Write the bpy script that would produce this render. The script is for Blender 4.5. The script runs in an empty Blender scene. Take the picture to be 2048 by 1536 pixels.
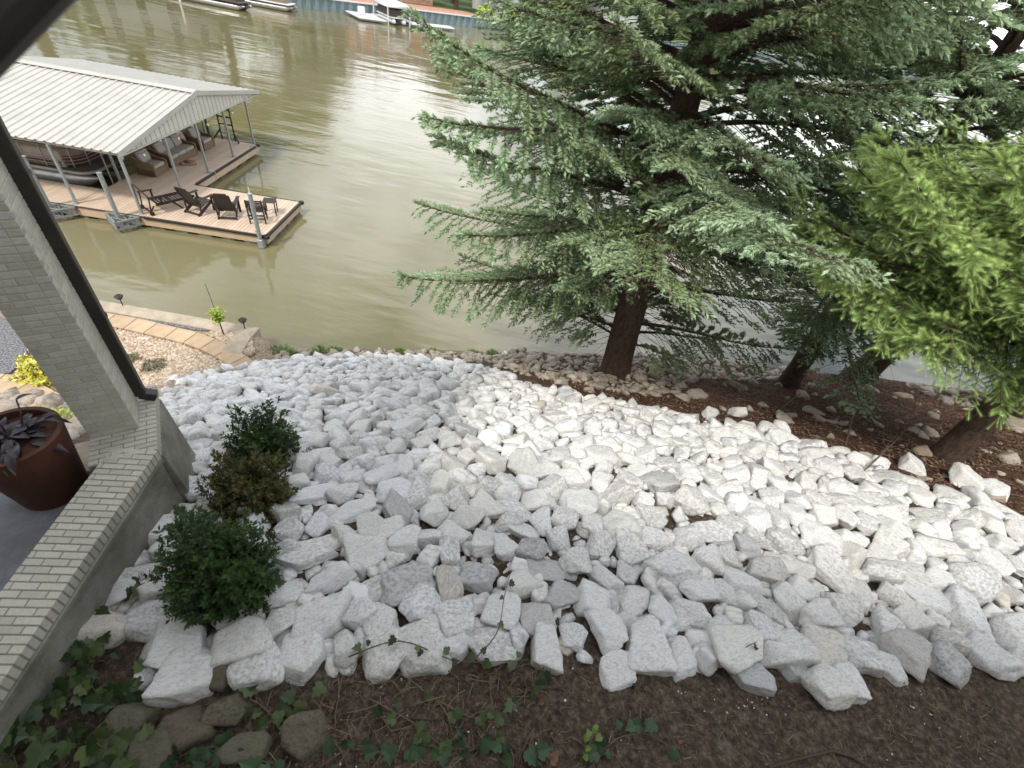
import bpy, bmesh, math, random
import numpy as np
from mathutils import Vector, Matrix

random.seed(7); rng = np.random.default_rng(7)
SC = bpy.context.scene
COL = SC.collection
R = math.radians

# ------------------------------------------------------------------ camera
EYE = np.array([0.0, 0.0, 9.45])
FPX, PITCH, ROLL = 920.0, R(42.0), R(11.5)
Fv = np.array([0, math.cos(PITCH), -math.sin(PITCH)])
Rt0 = np.array([1.0, 0, 0]); Up0 = np.cross(Rt0, Fv)
Rt = math.cos(ROLL) * Rt0 + math.sin(ROLL) * Up0
Up = -math.sin(ROLL) * Rt0 + math.cos(ROLL) * Up0
cam = bpy.data.cameras.new('camera'); camo = bpy.data.objects.new('camera', cam); COL.objects.link(camo)
camo.matrix_world = Matrix([[Rt[0], Up[0], -Fv[0], EYE[0]], [Rt[1], Up[1], -Fv[1], EYE[1]],
                            [Rt[2], Up[2], -Fv[2], EYE[2]], [0, 0, 0, 1]])
cam.sensor_width = 36; cam.lens = 36 * FPX / 2048; cam.clip_start = 0.05; cam.clip_end = 3000
cam.dof.use_dof = True; cam.dof.focus_distance = 8; cam.dof.aperture_fstop = 1.3
SC.camera = camo

# ------------------------------------------------------------------ sky and sun
SUN_DIR = Vector((-0.24, -0.50, 0.83)).normalized()          # towards the sun
SUN_EL = math.asin(SUN_DIR.z); SUN_AZ = math.atan2(SUN_DIR.x, SUN_DIR.y)
W = bpy.data.worlds.new('World'); SC.world = W; W.use_nodes = True
wn = W.node_tree; wn.nodes.clear()
def wnode(t, **k):
    n = wn.nodes.new(t)
    for a, b in k.items(): setattr(n, a, b)
    return n
sky = wnode('ShaderNodeTexSky', sky_type='NISHITA', sun_disc=False, sun_elevation=SUN_EL, sun_rotation=SUN_AZ)
sky.air_density = 1.2; sky.dust_density = 2.5
tc = wnode('ShaderNodeTexCoord'); cn = wnode('ShaderNodeTexNoise'); cn.inputs['Scale'].default_value = 2.6
cn.inputs['Detail'].default_value = 6; cn.inputs['Roughness'].default_value = 0.55
cr = wnode('ShaderNodeValToRGB'); cr.color_ramp.elements[0].position = 0.36; cr.color_ramp.elements[1].position = 0.58
mx = wnode('ShaderNodeMixRGB'); mx.inputs['Color2'].default_value = (12.2, 12.4, 12.7, 1)
bg = wnode('ShaderNodeBackground'); bg.inputs['Strength'].default_value = 0.115
wo = wnode('ShaderNodeOutputWorld')
wl = wn.links.new
wl(tc.outputs['Generated'], cn.inputs['Vector']); wl(cn.outputs['Fac'], cr.inputs['Fac'])
wl(cr.outputs['Color'], mx.inputs['Fac']); wl(sky.outputs['Color'], mx.inputs['Color1'])
# the haze is brightest low in the front right
dp = wnode('ShaderNodeVectorMath', operation='DOT_PRODUCT'); dp.inputs[1].default_value = (0.55, 0.78, 0.30); wl(tc.outputs['Generated'], dp.inputs[0])
dm = wnode('ShaderNodeMapRange'); dm.inputs['From Min'].default_value = 0.35; dm.inputs['From Max'].default_value = 1.0; dm.inputs['To Min'].default_value = 1.0; dm.inputs['To Max'].default_value = 1.7
wl(dp.outputs['Value'], dm.inputs['Value'])
vm = wnode('ShaderNodeVectorMath', operation='SCALE'); wl(mx.outputs['Color'], vm.inputs[0]); wl(dm.outputs['Result'], vm.inputs['Scale'])
wl(vm.outputs['Vector'], bg.inputs['Color']); wl(bg.outputs['Background'], wo.inputs['Surface'])
sl = bpy.data.lights.new('sun', 'SUN'); sl.energy = 2.6; sl.angle = R(8.0); sl.color = (1.0, 0.95, 0.87)
so = bpy.data.objects.new('sun', sl); COL.objects.link(so)
so.rotation_euler = (-SUN_DIR).to_track_quat('-Z', 'Y').to_euler()
SC.view_settings.view_transform = 'Standard'; SC.view_settings.look = 'None'
SC.view_settings.exposure = 0.28; SC.view_settings.gamma = 1.0
SC.cycles.max_bounces = 6; SC.cycles.diffuse_bounces = 3; SC.cycles.glossy_bounces = 3
SC.cycles.transparent_max_bounces = 6

# ------------------------------------------------------------------ points of the photograph carried into the place
def ray(x, y):
    d = Fv * FPX + Rt * (x - 1024) + Up * (768 - y)
    return d / np.linalg.norm(d)
def on_z(x, y, z):
    d = ray(x, y); return EYE + d * ((z - EYE[2]) / d[2])
def depth(p): return float((np.asarray(p) - EYE) @ Fv)
def project(P):
    P = np.atleast_2d(P) - EYE; k = P @ Fv
    return np.stack([1024 + FPX * (P @ Rt) / k, 768 - FPX * (P @ Up) / k, k], 1)

def smin(a, b, k=0.35):
    h = np.clip(0.5 + 0.5 * (b - a) / k, 0, 1)
    return b * (1 - h) + a * h - k * h * (1 - h)
def shore_y(x):
    xc = np.clip(x, -30, 22)
    return 12.1 + 0.27 * xc - 0.0045 * xc * xc + (x - xc) * 0.1
def gz(x, y):
    """height of the bank"""
    x = np.asarray(x, float); y = np.asarray(y, float)
    s = 0.965 * (shore_y(x) - y)
    prof = smin(0.52 * s, 0.13 * s + 3.05, 0.6)
    prof = np.where(s < 0, 0.45 * s, prof)
    d = (x + 6.48) * 0.71 - (y - 8.35) * 0.70
    low = 0.74 + 0.62 * np.clip(d, 0, None)
    z = np.where(x < 0.0, smin(prof, low, 0.15), prof)
    terr = np.clip((-6.55 - x) / 0.5, 0, 1)               # terrace behind the seawall stays level up to the wall
    z = np.where((y < 9.62) & (x < -6.5), z * (1 - terr) + np.maximum(np.minimum(low, 0.74 + 0.62 * np.clip(d, 0, None)), 0.0) * terr, z)
    z = np.where((y >= 9.62) & (x < -6.9), -2.0, z)
    return np.maximum(z, -2.0)
def GP(x, y, dz=0.0):
    """where the line of sight through a photo point meets the bank"""
    d = ray(x, y); t = np.linspace(1.5, 60, 4000)
    P = EYE + d * t[:, None]
    h = P[:, 2] - gz(P[:, 0], P[:, 1]) - dz
    i = int(np.argmax(h < 0)) if (h < 0).any() else 3999
    if i == 0: return P[0]
    a = h[i - 1] / (h[i - 1] - h[i] + 1e-9)
    return P[i - 1] * (1 - a) + P[i] * a
def inpoly(pts, poly):
    pts = np.atleast_2d(pts); poly = np.asarray(poly, float)
    x, y = pts[:, 0], pts[:, 1]; r = np.zeros(len(pts), bool); j = len(poly) - 1
    for i in range(len(poly)):
        xi, yi = poly[i]; xj, yj = poly[j]
        c = ((yi > y) != (yj > y)) & (x < (xj - xi) * (y - yi) / (yj - yi + 1e-12) + xi)
        r ^= c; j = i
    return r

# ------------------------------------------------------------------ materials
def mat(name, base, rough=0.7, dark=None, scale=8.0, detail=6, lo=0.35, hi=0.65, bump=0.0, bscale=40.0, bdist=0.01,
        metal=0.0, spec=0.5, attr=None, attr_col=None, obj_var=0.0, coord='Object', stretch=None, fine=None):
    m = bpy.data.materials.new(name); m.use_nodes = True; nt = m.node_tree; N = nt.nodes; L = nt.links.new
    b = N['Principled BSDF']; b.inputs['Roughness'].default_value = rough; b.inputs['Metallic'].default_value = metal
    b.inputs['Specular IOR Level'].default_value = spec
    t = N.new('ShaderNodeTexCoord'); v = t.outputs[coord]
    if stretch:
        mp = N.new('ShaderNodeMapping'); mp.inputs['Scale'].default_value = stretch; L(v, mp.inputs['Vector']); v = mp.outputs['Vector']
    col = None
    def rgb(c): return (c[0], c[1], c[2], 1)
    if dark is not None:
        n = N.new('ShaderNodeTexNoise'); n.inputs['Scale'].default_value = scale; n.inputs['Detail'].default_value = detail
        n.inputs['Roughness'].default_value = 0.65; L(v, n.inputs['Vector'])
        r = N.new('ShaderNodeValToRGB'); r.color_ramp.elements[0].position = lo; r.color_ramp.elements[1].position = hi
        r.color_ramp.elements[0].color = rgb(dark); r.color_ramp.elements[1].color = rgb(base)
        L(n.outputs['Fac'], r.inputs['Fac']); col = r.outputs['Color']
    if attr:
        a = N.new('ShaderNodeAttribute'); a.attribute_name = attr
        mxx = N.new('ShaderNodeMixRGB'); L(a.outputs['Fac'], mxx.inputs['Fac'])
        if col is None: mxx.inputs['Color1'].default_value = rgb(base)
        else: L(col, mxx.inputs['Color1'])
        mxx.inputs['Color2'].default_value = rgb(attr_col); col = mxx.outputs['Color']
    if fine:
        n3 = N.new('ShaderNodeTexNoise'); n3.inputs['Scale'].default_value = fine[0]; n3.inputs['Detail'].default_value = 5
        n3.inputs['Roughness'].default_value = 0.75; L(v, n3.inputs['Vector'])
        r3 = N.new('ShaderNodeMapRange'); r3.inputs['From Min'].default_value = 0.3; r3.inputs['From Max'].default_value = 0.7
        r3.inputs['To Min'].default_value = 1 - fine[1]; r3.inputs['To Max'].default_value = 1 + fine[1] * 0.5
        L(n3.outputs['Fac'], r3.inputs['Value'])
        h3 = N.new('ShaderNodeHueSaturation'); L(r3.outputs['Result'], h3.inputs['Value'])
        if col is None: h3.inputs['Color'].default_value = rgb(base)
        else: L(col, h3.inputs['Color'])
        col = h3.outputs['Color']
    if obj_var:
        o = N.new('ShaderNodeObjectInfo'); mr = N.new('ShaderNodeMapRange')
        mr.inputs['To Min'].default_value = 1 - obj_var; mr.inputs['To Max'].default_value = 1 + obj_var * 0.4
        L(o.outputs['Random'], mr.inputs['Value']); h = N.new('ShaderNodeHueSaturation'); L(mr.outputs['Result'], h.inputs['Value'])
        if col is None: h.inputs['Color'].default_value = rgb(base)
        else: L(col, h.inputs['Color'])
        col = h.outputs['Color']
    if col is None: b.inputs['Base Color'].default_value = rgb(base)
    else: L(col, b.inputs['Base Color'])
    if bump:
        n2 = N.new('ShaderNodeTexNoise'); n2.inputs['Scale'].default_value = bscale; n2.inputs['Detail'].default_value = 7
        n2.inputs['Roughness'].default_value = 0.65; L(v, n2.inputs['Vector'])
        bp = N.new('ShaderNodeBump'); bp.inputs['Strength'].default_value = bump; bp.inputs['Distance'].default_value = bdist
        L(n2.outputs['Fac'], bp.inputs['Height']); L(bp.outputs['Normal'], b.inputs['Normal'])
    return m
M = {}
def rock_mat(name, white, grey, cream, pit=0.30):
    """limestone: chalky skin, grey pitted weathering in patches, cream tint from stone to stone"""
    m = bpy.data.materials.new(name); m.use_nodes = True; nt = m.node_tree; N = nt.nodes; L = nt.links.new
    b = N['Principled BSDF']; b.inputs['Roughness'].default_value = 0.85; b.inputs['Specular IOR Level'].default_value = 0.25
    t = N.new('ShaderNodeTexCoord'); o = N.new('ShaderNodeObjectInfo'); a = N.new('ShaderNodeAttribute'); a.attribute_name = 'tone'
    ad = N.new('ShaderNodeMath'); ad.operation = 'ADD'; L(o.outputs['Random'], ad.inputs[0]); L(a.outputs['Fac'], ad.inputs[1])
    fr = N.new('ShaderNodeMath'); fr.operation = 'FRACT'; L(ad.outputs[0], fr.inputs[0]); rnd = fr.outputs[0]
    off = N.new('ShaderNodeVectorMath'); off.operation = 'ADD'; L(t.outputs['Object'], off.inputs[0])
    sc = N.new('ShaderNodeVectorMath'); sc.operation = 'SCALE'; sc.inputs['Scale'].default_value = 37.0
    cb = N.new('ShaderNodeCombineXYZ'); L(rnd, cb.inputs[0]); L(rnd, cb.inputs[1]); L(cb.outputs[0], sc.inputs[0]); L(sc.outputs[0], off.inputs[1])
    def noise(s, d=6, r=0.6):
        n = N.new('ShaderNodeTexNoise'); n.inputs['Scale'].default_value = s; n.inputs['Detail'].default_value = d
        n.inputs['Roughness'].default_value = r; L(off.outputs[0], n.inputs['Vector']); return n.outputs['Fac']
    def ramp(f, p0, p1, c0, c1):
        r = N.new('ShaderNodeValToRGB'); e = r.color_ramp.elements; e[0].position = p0; e[1].position = p1
        e[0].color = (*c0, 1); e[1].color = (*c1, 1); L(f, r.inputs['Fac']); return r.outputs['Color']
    # stone-wide tint
    c = ramp(rnd, 0.0, 1.0, white, cream)
    tan_ = N.new('ShaderNodeMath'); tan_.operation = 'MULTIPLY'; tan_.inputs[1].default_value = 13.7; L(rnd, tan_.inputs[0])
    tf_ = N.new('ShaderNodeMath'); tf_.operation = 'FRACT'; L(tan_.outputs[0], tf_.inputs[0])
    tk = ramp(tf_.outputs[0], 0.965, 1.0, (0, 0, 0), (1, 1, 1)); tm = N.new('ShaderNodeMixRGB'); L(tk, tm.inputs['Fac']); L(c, tm.inputs['Color1']); tm.inputs['Color2'].default_value = (cream[0] * .90, cream[1] * .84, cream[2] * .76, 1); c = tm.outputs['Color']
    # broad weathered patches, more on some stones
    pm = N.new('ShaderNodeMath'); pm.operation = 'MULTIPLY_ADD'; pm.inputs[1].default_value = 0.26; pm.inputs[2].default_value = -0.20
    fr2 = N.new('ShaderNodeMath'); fr2.operation = 'FRACT'; m7 = N.new('ShaderNodeMath'); m7.operation = 'MULTIPLY'; m7.inputs[1].default_value = 7.31
    L(rnd, m7.inputs[0]); L(m7.outputs[0], fr2.inputs[0]); L(fr2.outputs[0], pm.inputs[0])
    s1 = N.new('ShaderNodeMath'); s1.operation = 'ADD'; L(noise(5.5, 5), s1.inputs[0]); L(pm.outputs[0], s1.inputs[1])
    patch = ramp(s1.outputs[0], 0.47, 0.62, (0, 0, 0), (1, 1, 1))
    spk = ramp(noise(75, 5, 0.75), 0.40, 0.62, (1, 1, 1), (0, 0, 0))
    mul = N.new('ShaderNodeMixRGB'); mul.blend_type = 'MULTIPLY'; mul.inputs['Fac'].default_value = 0.75; L(patch, mul.inputs['Color1']); L(spk, mul.inputs['Color2'])
    mg = N.new('ShaderNodeMixRGB'); L(mul.outputs['Color'], mg.inputs['Fac']); L(c, mg.inputs['Color1']); mg.inputs['Color2'].default_value = (*grey, 1)
    # grey veins: the zero line of a stretched noise
    vm_ = N.new('ShaderNodeMapping'); vm_.inputs['Scale'].default_value = (1.0, 2.6, 1.6); vm_.inputs['Rotation'].default_value = (0.4, 0.3, 0.7); L(off.outputs[0], vm_.inputs['Vector'])
    vn = N.new('ShaderNodeTexNoise'); vn.inputs['Scale'].default_value = 2.3; vn.inputs['Detail'].default_value = 7; vn.inputs['Roughness'].default_value = 0.62; vn.inputs['Distortion'].default_value = 0.6; L(vm_.outputs['Vector'], vn.inputs['Vector'])
    va = N.new('ShaderNodeMath'); va.operation = 'SUBTRACT'; va.inputs[1].default_value = 0.5; L(vn.outputs['Fac'], va.inputs[0])
    vb = N.new('ShaderNodeMath'); vb.operation = 'ABSOLUTE'; L(va.outputs[0], vb.inputs[0])
    vein = ramp(vb.outputs[0], 0.0, 0.045, (0.66, 0.66, 0.68), (1, 1, 1))
    mgv = N.new('ShaderNodeMixRGB'); mgv.blend_type = 'MULTIPLY'; mgv.inputs['Fac'].default_value = 0.8; L(mg.outputs['Color'], mgv.inputs['Color1']); L(vein, mgv.inputs['Color2']); mg = mgv
    # thin veins and dirt
    w = ramp(noise(14, 8, 0.7), 0.36, 0.46, (0.70, 0.68, 0.64), (1, 1, 1))
    mv = N.new('ShaderNodeMixRGB'); mv.blend_type = 'MULTIPLY'; mv.inputs['Fac'].default_value = 0.55
    L(mg.outputs['Color'], mv.inputs['Color1']); L(w, mv.inputs['Color2'])
    pits = N.new('ShaderNodeTexVoronoi'); pits.inputs['Scale'].default_value = 26; L(off.outputs[0], pits.inputs['Vector'])
    pr_ = ramp(pits.outputs['Distance'], 0.04, 0.12, (0.35, 0.33, 0.30), (1, 1, 1))
    mp_ = N.new('ShaderNodeMixRGB'); mp_.blend_type = 'MULTIPLY'; mp_.inputs['Fac'].default_value = pit
    L(mv.outputs['Color'], mp_.inputs['Color1']); L(pr_, mp_.inputs['Color2'])
    L(mp_.outputs['Color'], b.inputs['Base Color'])
    b1 = N.new('ShaderNodeBump'); b1.inputs['Strength'].default_value = 0.6; b1.inputs['Distance'].default_value = 0.022; L(noise(7.0, 9, 0.68), b1.inputs['Height'])
    b2 = N.new('ShaderNodeBump'); b2.inputs['Strength'].default_value = 0.5; b2.inputs['Distance'].default_value = 0.008; L(noise(55, 6, 0.7), b2.inputs['Height'])
    L(b1.outputs['Normal'], b2.inputs['Normal']); L(b2.outputs['Normal'], b.inputs['Normal'])
    return m
M['rock'] = rock_mat('white_limestone', (0.80, 0.80, 0.80), (0.42, 0.42, 0.42), (0.77, 0.755, 0.71))
M['grey_rock'] = rock_mat('grey_limestone', (0.56, 0.565, 0.57), (0.28, 0.285, 0.29), (0.58, 0.57, 0.55), 0.45)
M['old_rock'] = rock_mat('beige_bank_stone', (0.46, 0.42, 0.36), (0.20, 0.18, 0.15), (0.40, 0.33, 0.26))
M['moss_rock'] = rock_mat('fieldstone', (0.15, 0.135, 0.095), (0.05, 0.055, 0.03), (0.17, 0.14, 0.10), 0.6)
M['pebble'] = mat('pebble', (0.62, 0.55, 0.44), 0.8, attr='tone', attr_col=(0.36, 0.23, 0.14), obj_var=0)
M['concrete'] = mat('concrete', (0.30, 0.29, 0.25), 0.9, dark=(0.14, 0.14, 0.10), scale=2.2, bump=0.5, bscale=30, bdist=0.01, fine=(40, 0.2))
M['seawall'] = mat('seawall_concrete', (0.50, 0.42, 0.32), 0.9, dark=(0.36, 0.30, 0.23), scale=3, bump=0.4, bscale=25, fine=(30, 0.2))
M['paver'] = mat('tan_paver', (0.58, 0.43, 0.28), 0.9, dark=(0.46, 0.34, 0.22), scale=4, bump=0.3, bscale=60, fine=(50, 0.18), obj_var=0.12)
M['gravel'] = mat('grey_gravel', (0.30, 0.30, 0.31), 0.9, dark=(0.06, 0.06, 0.07), scale=26, detail=3, lo=0.38, hi=0.62, bump=1.0, bscale=24, bdist=0.04)
M['brick'] = mat('painted_brick', (0.55, 0.53, 0.46), 0.75, attr='tone', attr_col=(0.45, 0.43, 0.36), bump=0.45, bscale=45, bdist=0.006, fine=(28, 0.16))
M['pillar_mortar'] = mat('painted_joint', (0.42, 0.40, 0.34), 0.9)
M['mortar'] = mat('mortar', (0.24, 0.23, 0.19), 0.95, bump=0.4)
M['patio'] = mat('patio_slab', (0.25, 0.26, 0.285), 0.8, dark=(0.17, 0.175, 0.19), scale=4, bump=0.2, bscale=120, fine=(160, 0.35))
M['terracotta'] = mat('terracotta', (0.105, 0.034, 0.016), 0.75, dark=(0.06, 0.020, 0.010), scale=3, bump=0.15, bscale=30)
M['soil'] = mat('potting_soil', (0.03, 0.02, 0.014), 0.95, dark=(0.012, 0.009, 0.007), scale=40, bump=1, bscale=60)
M['dark_pipe'] = mat('dark_brown_downspout', (0.030, 0.024, 0.020), 0.5, dark=(0.018, 0.014, 0.012), scale=6, bump=0.1)
M['purple'] = mat('purple_leaf', (0.035, 0.016, 0.026), 0.35, dark=(0.018, 0.020, 0.016), scale=9)
M['roof'] = mat('painted_steel_roof', (0.50, 0.485, 0.44), 0.5, dark=(0.44, 0.425, 0.385), scale=1.2, fine=(6, 0.05))
M['gable'] = mat('gable_panel', (0.60, 0.58, 0.51), 0.5, dark=(0.52, 0.50, 0.44), scale=2)
M['galv'] = mat('galvanised_steel', (0.40, 0.43, 0.44), 0.45, dark=(0.28, 0.31, 0.33), scale=14, metal=0.35, bump=0.1)
M['alu'] = mat('aluminium', (0.50, 0.50, 0.47), 0.38, dark=(0.36, 0.36, 0.35), scale=4, metal=0.55)
M['deck'] = mat('tan_deck_board', (0.62, 0.49, 0.37), 0.7, attr='tone', attr_col=(0.54, 0.41, 0.31), fine=(20, 0.12))
M['fascia'] = mat('tan_fascia', (0.58, 0.43, 0.29), 0.7, dark=(0.50, 0.37, 0.25), scale=4)
M['black'] = mat('black_rubber', (0.022, 0.018, 0.016), 0.6)
M['poly'] = mat('dark_poly_lumber', (0.036, 0.026, 0.022), 0.5, dark=(0.022, 0.016, 0.014), scale=12)
M['float'] = mat('float_plastic', (0.20, 0.20, 0.18), 0.6, dark=(0.05, 0.05, 0.045), scale=3)
M['wicker'] = mat('wicker', (0.27, 0.18, 0.11), 0.8, dark=(0.14, 0.09, 0.055), scale=55, bump=0.8, bscale=70)
M['cushion'] = mat('taupe_cushion', (0.46, 0.42, 0.37), 0.9, dark=(0.38, 0.34, 0.30), scale=6, bump=0.3, bscale=12, bdist=0.02)
M['white'] = mat('white_paint', (0.78, 0.79, 0.80), 0.4, dark=(0.66, 0.68, 0.70), scale=3)
M['boat_tan'] = mat('boat_panel', (0.30, 0.24, 0.18), 0.4, dark=(0.24, 0.19, 0.14), scale=3)
M['boat_red'] = mat('boat_stripe', (0.11, 0.045, 0.04), 0.35)
M['canvas'] = mat('boat_canvas', (0.09, 0.08, 0.07), 0.85, bump=0.3, bscale=8)
M['bark'] = mat('spruce_bark', (0.125, 0.078, 0.052), 0.9, dark=(0.045, 0.028, 0.020), scale=14, bump=1.0, bscale=22, bdist=0.05, stretch=(1, 1, 0.45))
M['twig'] = mat('bare_twig', (0.20, 0.135, 0.09), 0.9, dark=(0.09, 0.06, 0.04), scale=8)
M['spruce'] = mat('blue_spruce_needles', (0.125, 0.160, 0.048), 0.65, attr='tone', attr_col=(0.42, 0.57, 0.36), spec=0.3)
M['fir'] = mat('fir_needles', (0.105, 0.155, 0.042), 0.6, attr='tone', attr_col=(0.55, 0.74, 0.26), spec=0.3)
M['box'] = mat('boxwood_leaf', (0.018, 0.042, 0.007), 0.5, attr='tone', attr_col=(0.050, 0.105, 0.016), spec=0.35)
M['bronze'] = mat('bronze_boxwood_leaf', (0.042, 0.050, 0.012), 0.55, attr='tone', attr_col=(0.13, 0.10, 0.026), spec=0.3)
M['ivy'] = mat('ivy_leaf', (0.018, 0.038, 0.010), 0.45, attr='tone', attr_col=(0.10, 0.135, 0.045), spec=0.4)
M['ivy_blue'] = mat('young_ivy_leaf', (0.022, 0.050, 0.022), 0.5, attr='tone', attr_col=(0.065, 0.115, 0.05), spec=0.3)
M['lime'] = mat('lime_leaf', (0.30, 0.42, 0.05), 0.6, attr='tone', attr_col=(0.62, 0.66, 0.14))
M['yellow'] = mat('yellow_leaf', (0.62, 0.58, 0.06), 0.6, attr='tone', attr_col=(0.75, 0.74, 0.22))
M['weed'] = mat('weed_leaf', (0.08, 0.15, 0.03), 0.7, attr='tone', attr_col=(0.18, 0.26, 0.06))
M['grey_green'] = mat('heather_leaf', (0.16, 0.19, 0.10), 0.8, attr='tone', attr_col=(0.26, 0.20, 0.12))
M['dry'] = mat('dry_leaf', (0.24, 0.13, 0.08), 0.85, dark=(0.14, 0.07, 0.045), scale=20)
M['straw'] = mat('dry_straw', (0.085, 0.055, 0.035), 0.9, attr='tone', attr_col=(0.28, 0.21, 0.13))
M['chips'] = mat('mulch_chip', (0.105, 0.052, 0.032), 0.95, attr='tone', attr_col=(0.24, 0.165, 0.115))
M['far_leaf'] = mat('far_foliage', (0.045, 0.075, 0.018), 0.7, attr='tone', attr_col=(0.15, 0.21, 0.04))
M['far_brick'] = mat('red_brick_far', (0.42, 0.17, 0.10), 0.85, dark=(0.50, 0.33, 0.24), scale=1.6)
M['siding'] = mat('pale_siding', (0.60, 0.60, 0.57), 0.7, dark=(0.52, 0.52, 0.50), scale=2)
M['shingle'] = mat('roof_shingle', (0.10, 0.095, 0.09), 0.9, dark=(0.07, 0.065, 0.06), scale=5)
M['glass'] = mat('window_glass', (0.03, 0.04, 0.05), 0.08)
M['sheetpile'] = mat('sheet_pile', (0.24, 0.31, 0.33), 0.6, dark=(0.18, 0.24, 0.26), scale=3)
M['lawn'] = mat('lawn', (0.07, 0.12, 0.025), 0.9, dark=(0.05, 0.085, 0.02), scale=1.5, bump=0.5, bscale=20)
M['bulb'] = mat('bulb_glass', (0.85, 0.85, 0.82), 0.1)
M['rope'] = mat('rope', (0.62, 0.58, 0.50), 0.9)
M['rug'] = mat('rug_cloth', (0.42, 0.27, 0.18), 0.9)
M['stripe'] = mat('rug_stripe', (0.10, 0.03, 0.025), 0.9)

# ground: soil, reddish mulch and pale gravel by zone
def ground_mat():
    m = bpy.data.materials.new('bank_ground'); m.use_nodes = True; nt = m.node_tree; N = nt.nodes; L = nt.links.new
    b = N['Principled BSDF']; b.inputs['Roughness'].default_value = 0.95; b.inputs['Specular IOR Level'].default_value = 0.2
    t = N.new('ShaderNodeTexCoord')
    def nz(s, d=8, r=0.7):
        n = N.new('ShaderNodeTexNoise'); n.inputs['Scale'].default_value = s; n.inputs['Detail'].default_value = d; n.inputs['Roughness'].default_value = r
        L(t.outputs['Object'], n.inputs['Vector']); return n.outputs['Fac']
    def ramp(f, stops):
        r = N.new('ShaderNodeValToRGB'); e = r.color_ramp.elements
        while len(e) < len(stops): e.new(0.5)
        for k, (p, c) in enumerate(stops): e[k].position = p; e[k].color = (*c, 1)
        L(f, r.inputs['Fac']); return r.outputs['Color']
    soil = ramp(nz(16), [(0.30, (0.030, 0.021, 0.014)), (0.50, (0.095, 0.070, 0.050)), (0.66, (0.21, 0.165, 0.125))])
    mulch = ramp(nz(22), [(0.32, (0.03, 0.014, 0.010)), (0.5, (0.09, 0.045, 0.028)), (0.7, (0.20, 0.125, 0.085))])
    grav = ramp(nz(18), [(0.35, (0.16, 0.12, 0.08)), (0.6, (0.44, 0.36, 0.26))])
    a = N.new('ShaderNodeAttribute'); a.attribute_name = 'mulch'; g = N.new('ShaderNodeAttribute'); g.attribute_name = 'gravel'
    m1 = N.new('ShaderNodeMixRGB'); L(a.outputs['Fac'], m1.inputs['Fac']); L(soil, m1.inputs['Color1']); L(mulch, m1.inputs['Color2'])
    m2 = N.new('ShaderNodeMixRGB'); L(g.outputs['Fac'], m2.inputs['Fac']); L(m1.outputs['Color'], m2.inputs['Color1']); L(grav, m2.inputs['Color2'])
    L(m2.outputs['Color'], b.inputs['Base Color'])
    b1 = N.new('ShaderNodeBump'); b1.inputs['Strength'].default_value = 1.0; b1.inputs['Distance'].default_value = 0.05; L(nz(14), b1.inputs['Height'])
    L(b1.outputs['Normal'], b.inputs['Normal']); return m
M['ground'] = ground_mat()

def water_mat():
    m = bpy.data.materials.new('murky_water'); m.use_nodes = True; nt = m.node_tree; N = nt.nodes; L = nt.links.new
    b = N['Principled BSDF']; b.inputs['Roughness'].default_value = 0.05; b.inputs['IOR'].default_value = 1.65
    t = N.new('ShaderNodeTexCoord')
    n = N.new('ShaderNodeTexNoise'); n.inputs['Scale'].default_value = 0.06; n.inputs['Detail'].default_value = 3; L(t.outputs['Object'], n.inputs['Vector'])
    r = N.new('ShaderNodeValToRGB'); e = r.color_ramp.elements; e[0].position = 0.4; e[1].position = 0.65
    e[0].color = (0.155, 0.140, 0.060, 1); e[1].color = (0.200, 0.182, 0.105, 1); L(n.outputs['Fac'], r.inputs['Fac']); L(r.outputs['Color'], b.inputs['Base Color'])
    mp = N.new('ShaderNodeMapping'); mp.inputs['Rotation'].default_value = (0, 0, R(35)); mp.inputs['Scale'].default_value = (0.5, 1.5, 1); L(t.outputs['Object'], mp.inputs['Vector'])
    n1 = N.new('ShaderNodeTexNoise'); n1.inputs['Scale'].default_value = 2.0; n1.inputs['Detail'].default_value = 5; n1.inputs['Roughness'].default_value = 0.5; L(mp.outputs['Vector'], n1.inputs['Vector'])
    n2 = N.new('ShaderNodeTexNoise'); n2.inputs['Scale'].default_value = 0.35; n2.inputs['Detail'].default_value = 2; L(mp.outputs['Vector'], n2.inputs['Vector'])
    # calm patches against wind-ruffled ones
    n3 = N.new('ShaderNodeTexNoise'); n3.inputs['Scale'].default_value = 0.09; n3.inputs['Detail'].default_value = 2; L(t.outputs['Object'], n3.inputs['Vector'])
    r3 = N.new('ShaderNodeMapRange'); r3.inputs['From Min'].default_value = 0.38; r3.inputs['From Max'].default_value = 0.62; r3.inputs['To Min'].default_value = 0.25; r3.inputs['To Max'].default_value = 1.0
    L(n3.outputs['Fac'], r3.inputs['Value'])
    ml = N.new('ShaderNodeMath'); ml.operation = 'MULTIPLY'; L(n1.outputs['Fac'], ml.inputs[0]); L(r3.outputs['Result'], ml.inputs[1])
    b1 = N.new('ShaderNodeBump'); b1.inputs['Strength'].default_value = 0.45; b1.inputs['Distance'].default_value = 0.042; L(ml.outputs[0], b1.inputs['Height'])
    b2 = N.new('ShaderNodeBump'); b2.inputs['Strength'].default_value = 0.3; b2.inputs['Distance'].default_value = 0.22; L(n2.outputs['Fac'], b2.inputs['Height'])
    L(b2.outputs['Normal'], b1.inputs['Normal']); L(b1.outputs['Normal'], b.inputs['Normal']); return m
M['water'] = water_mat()

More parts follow.
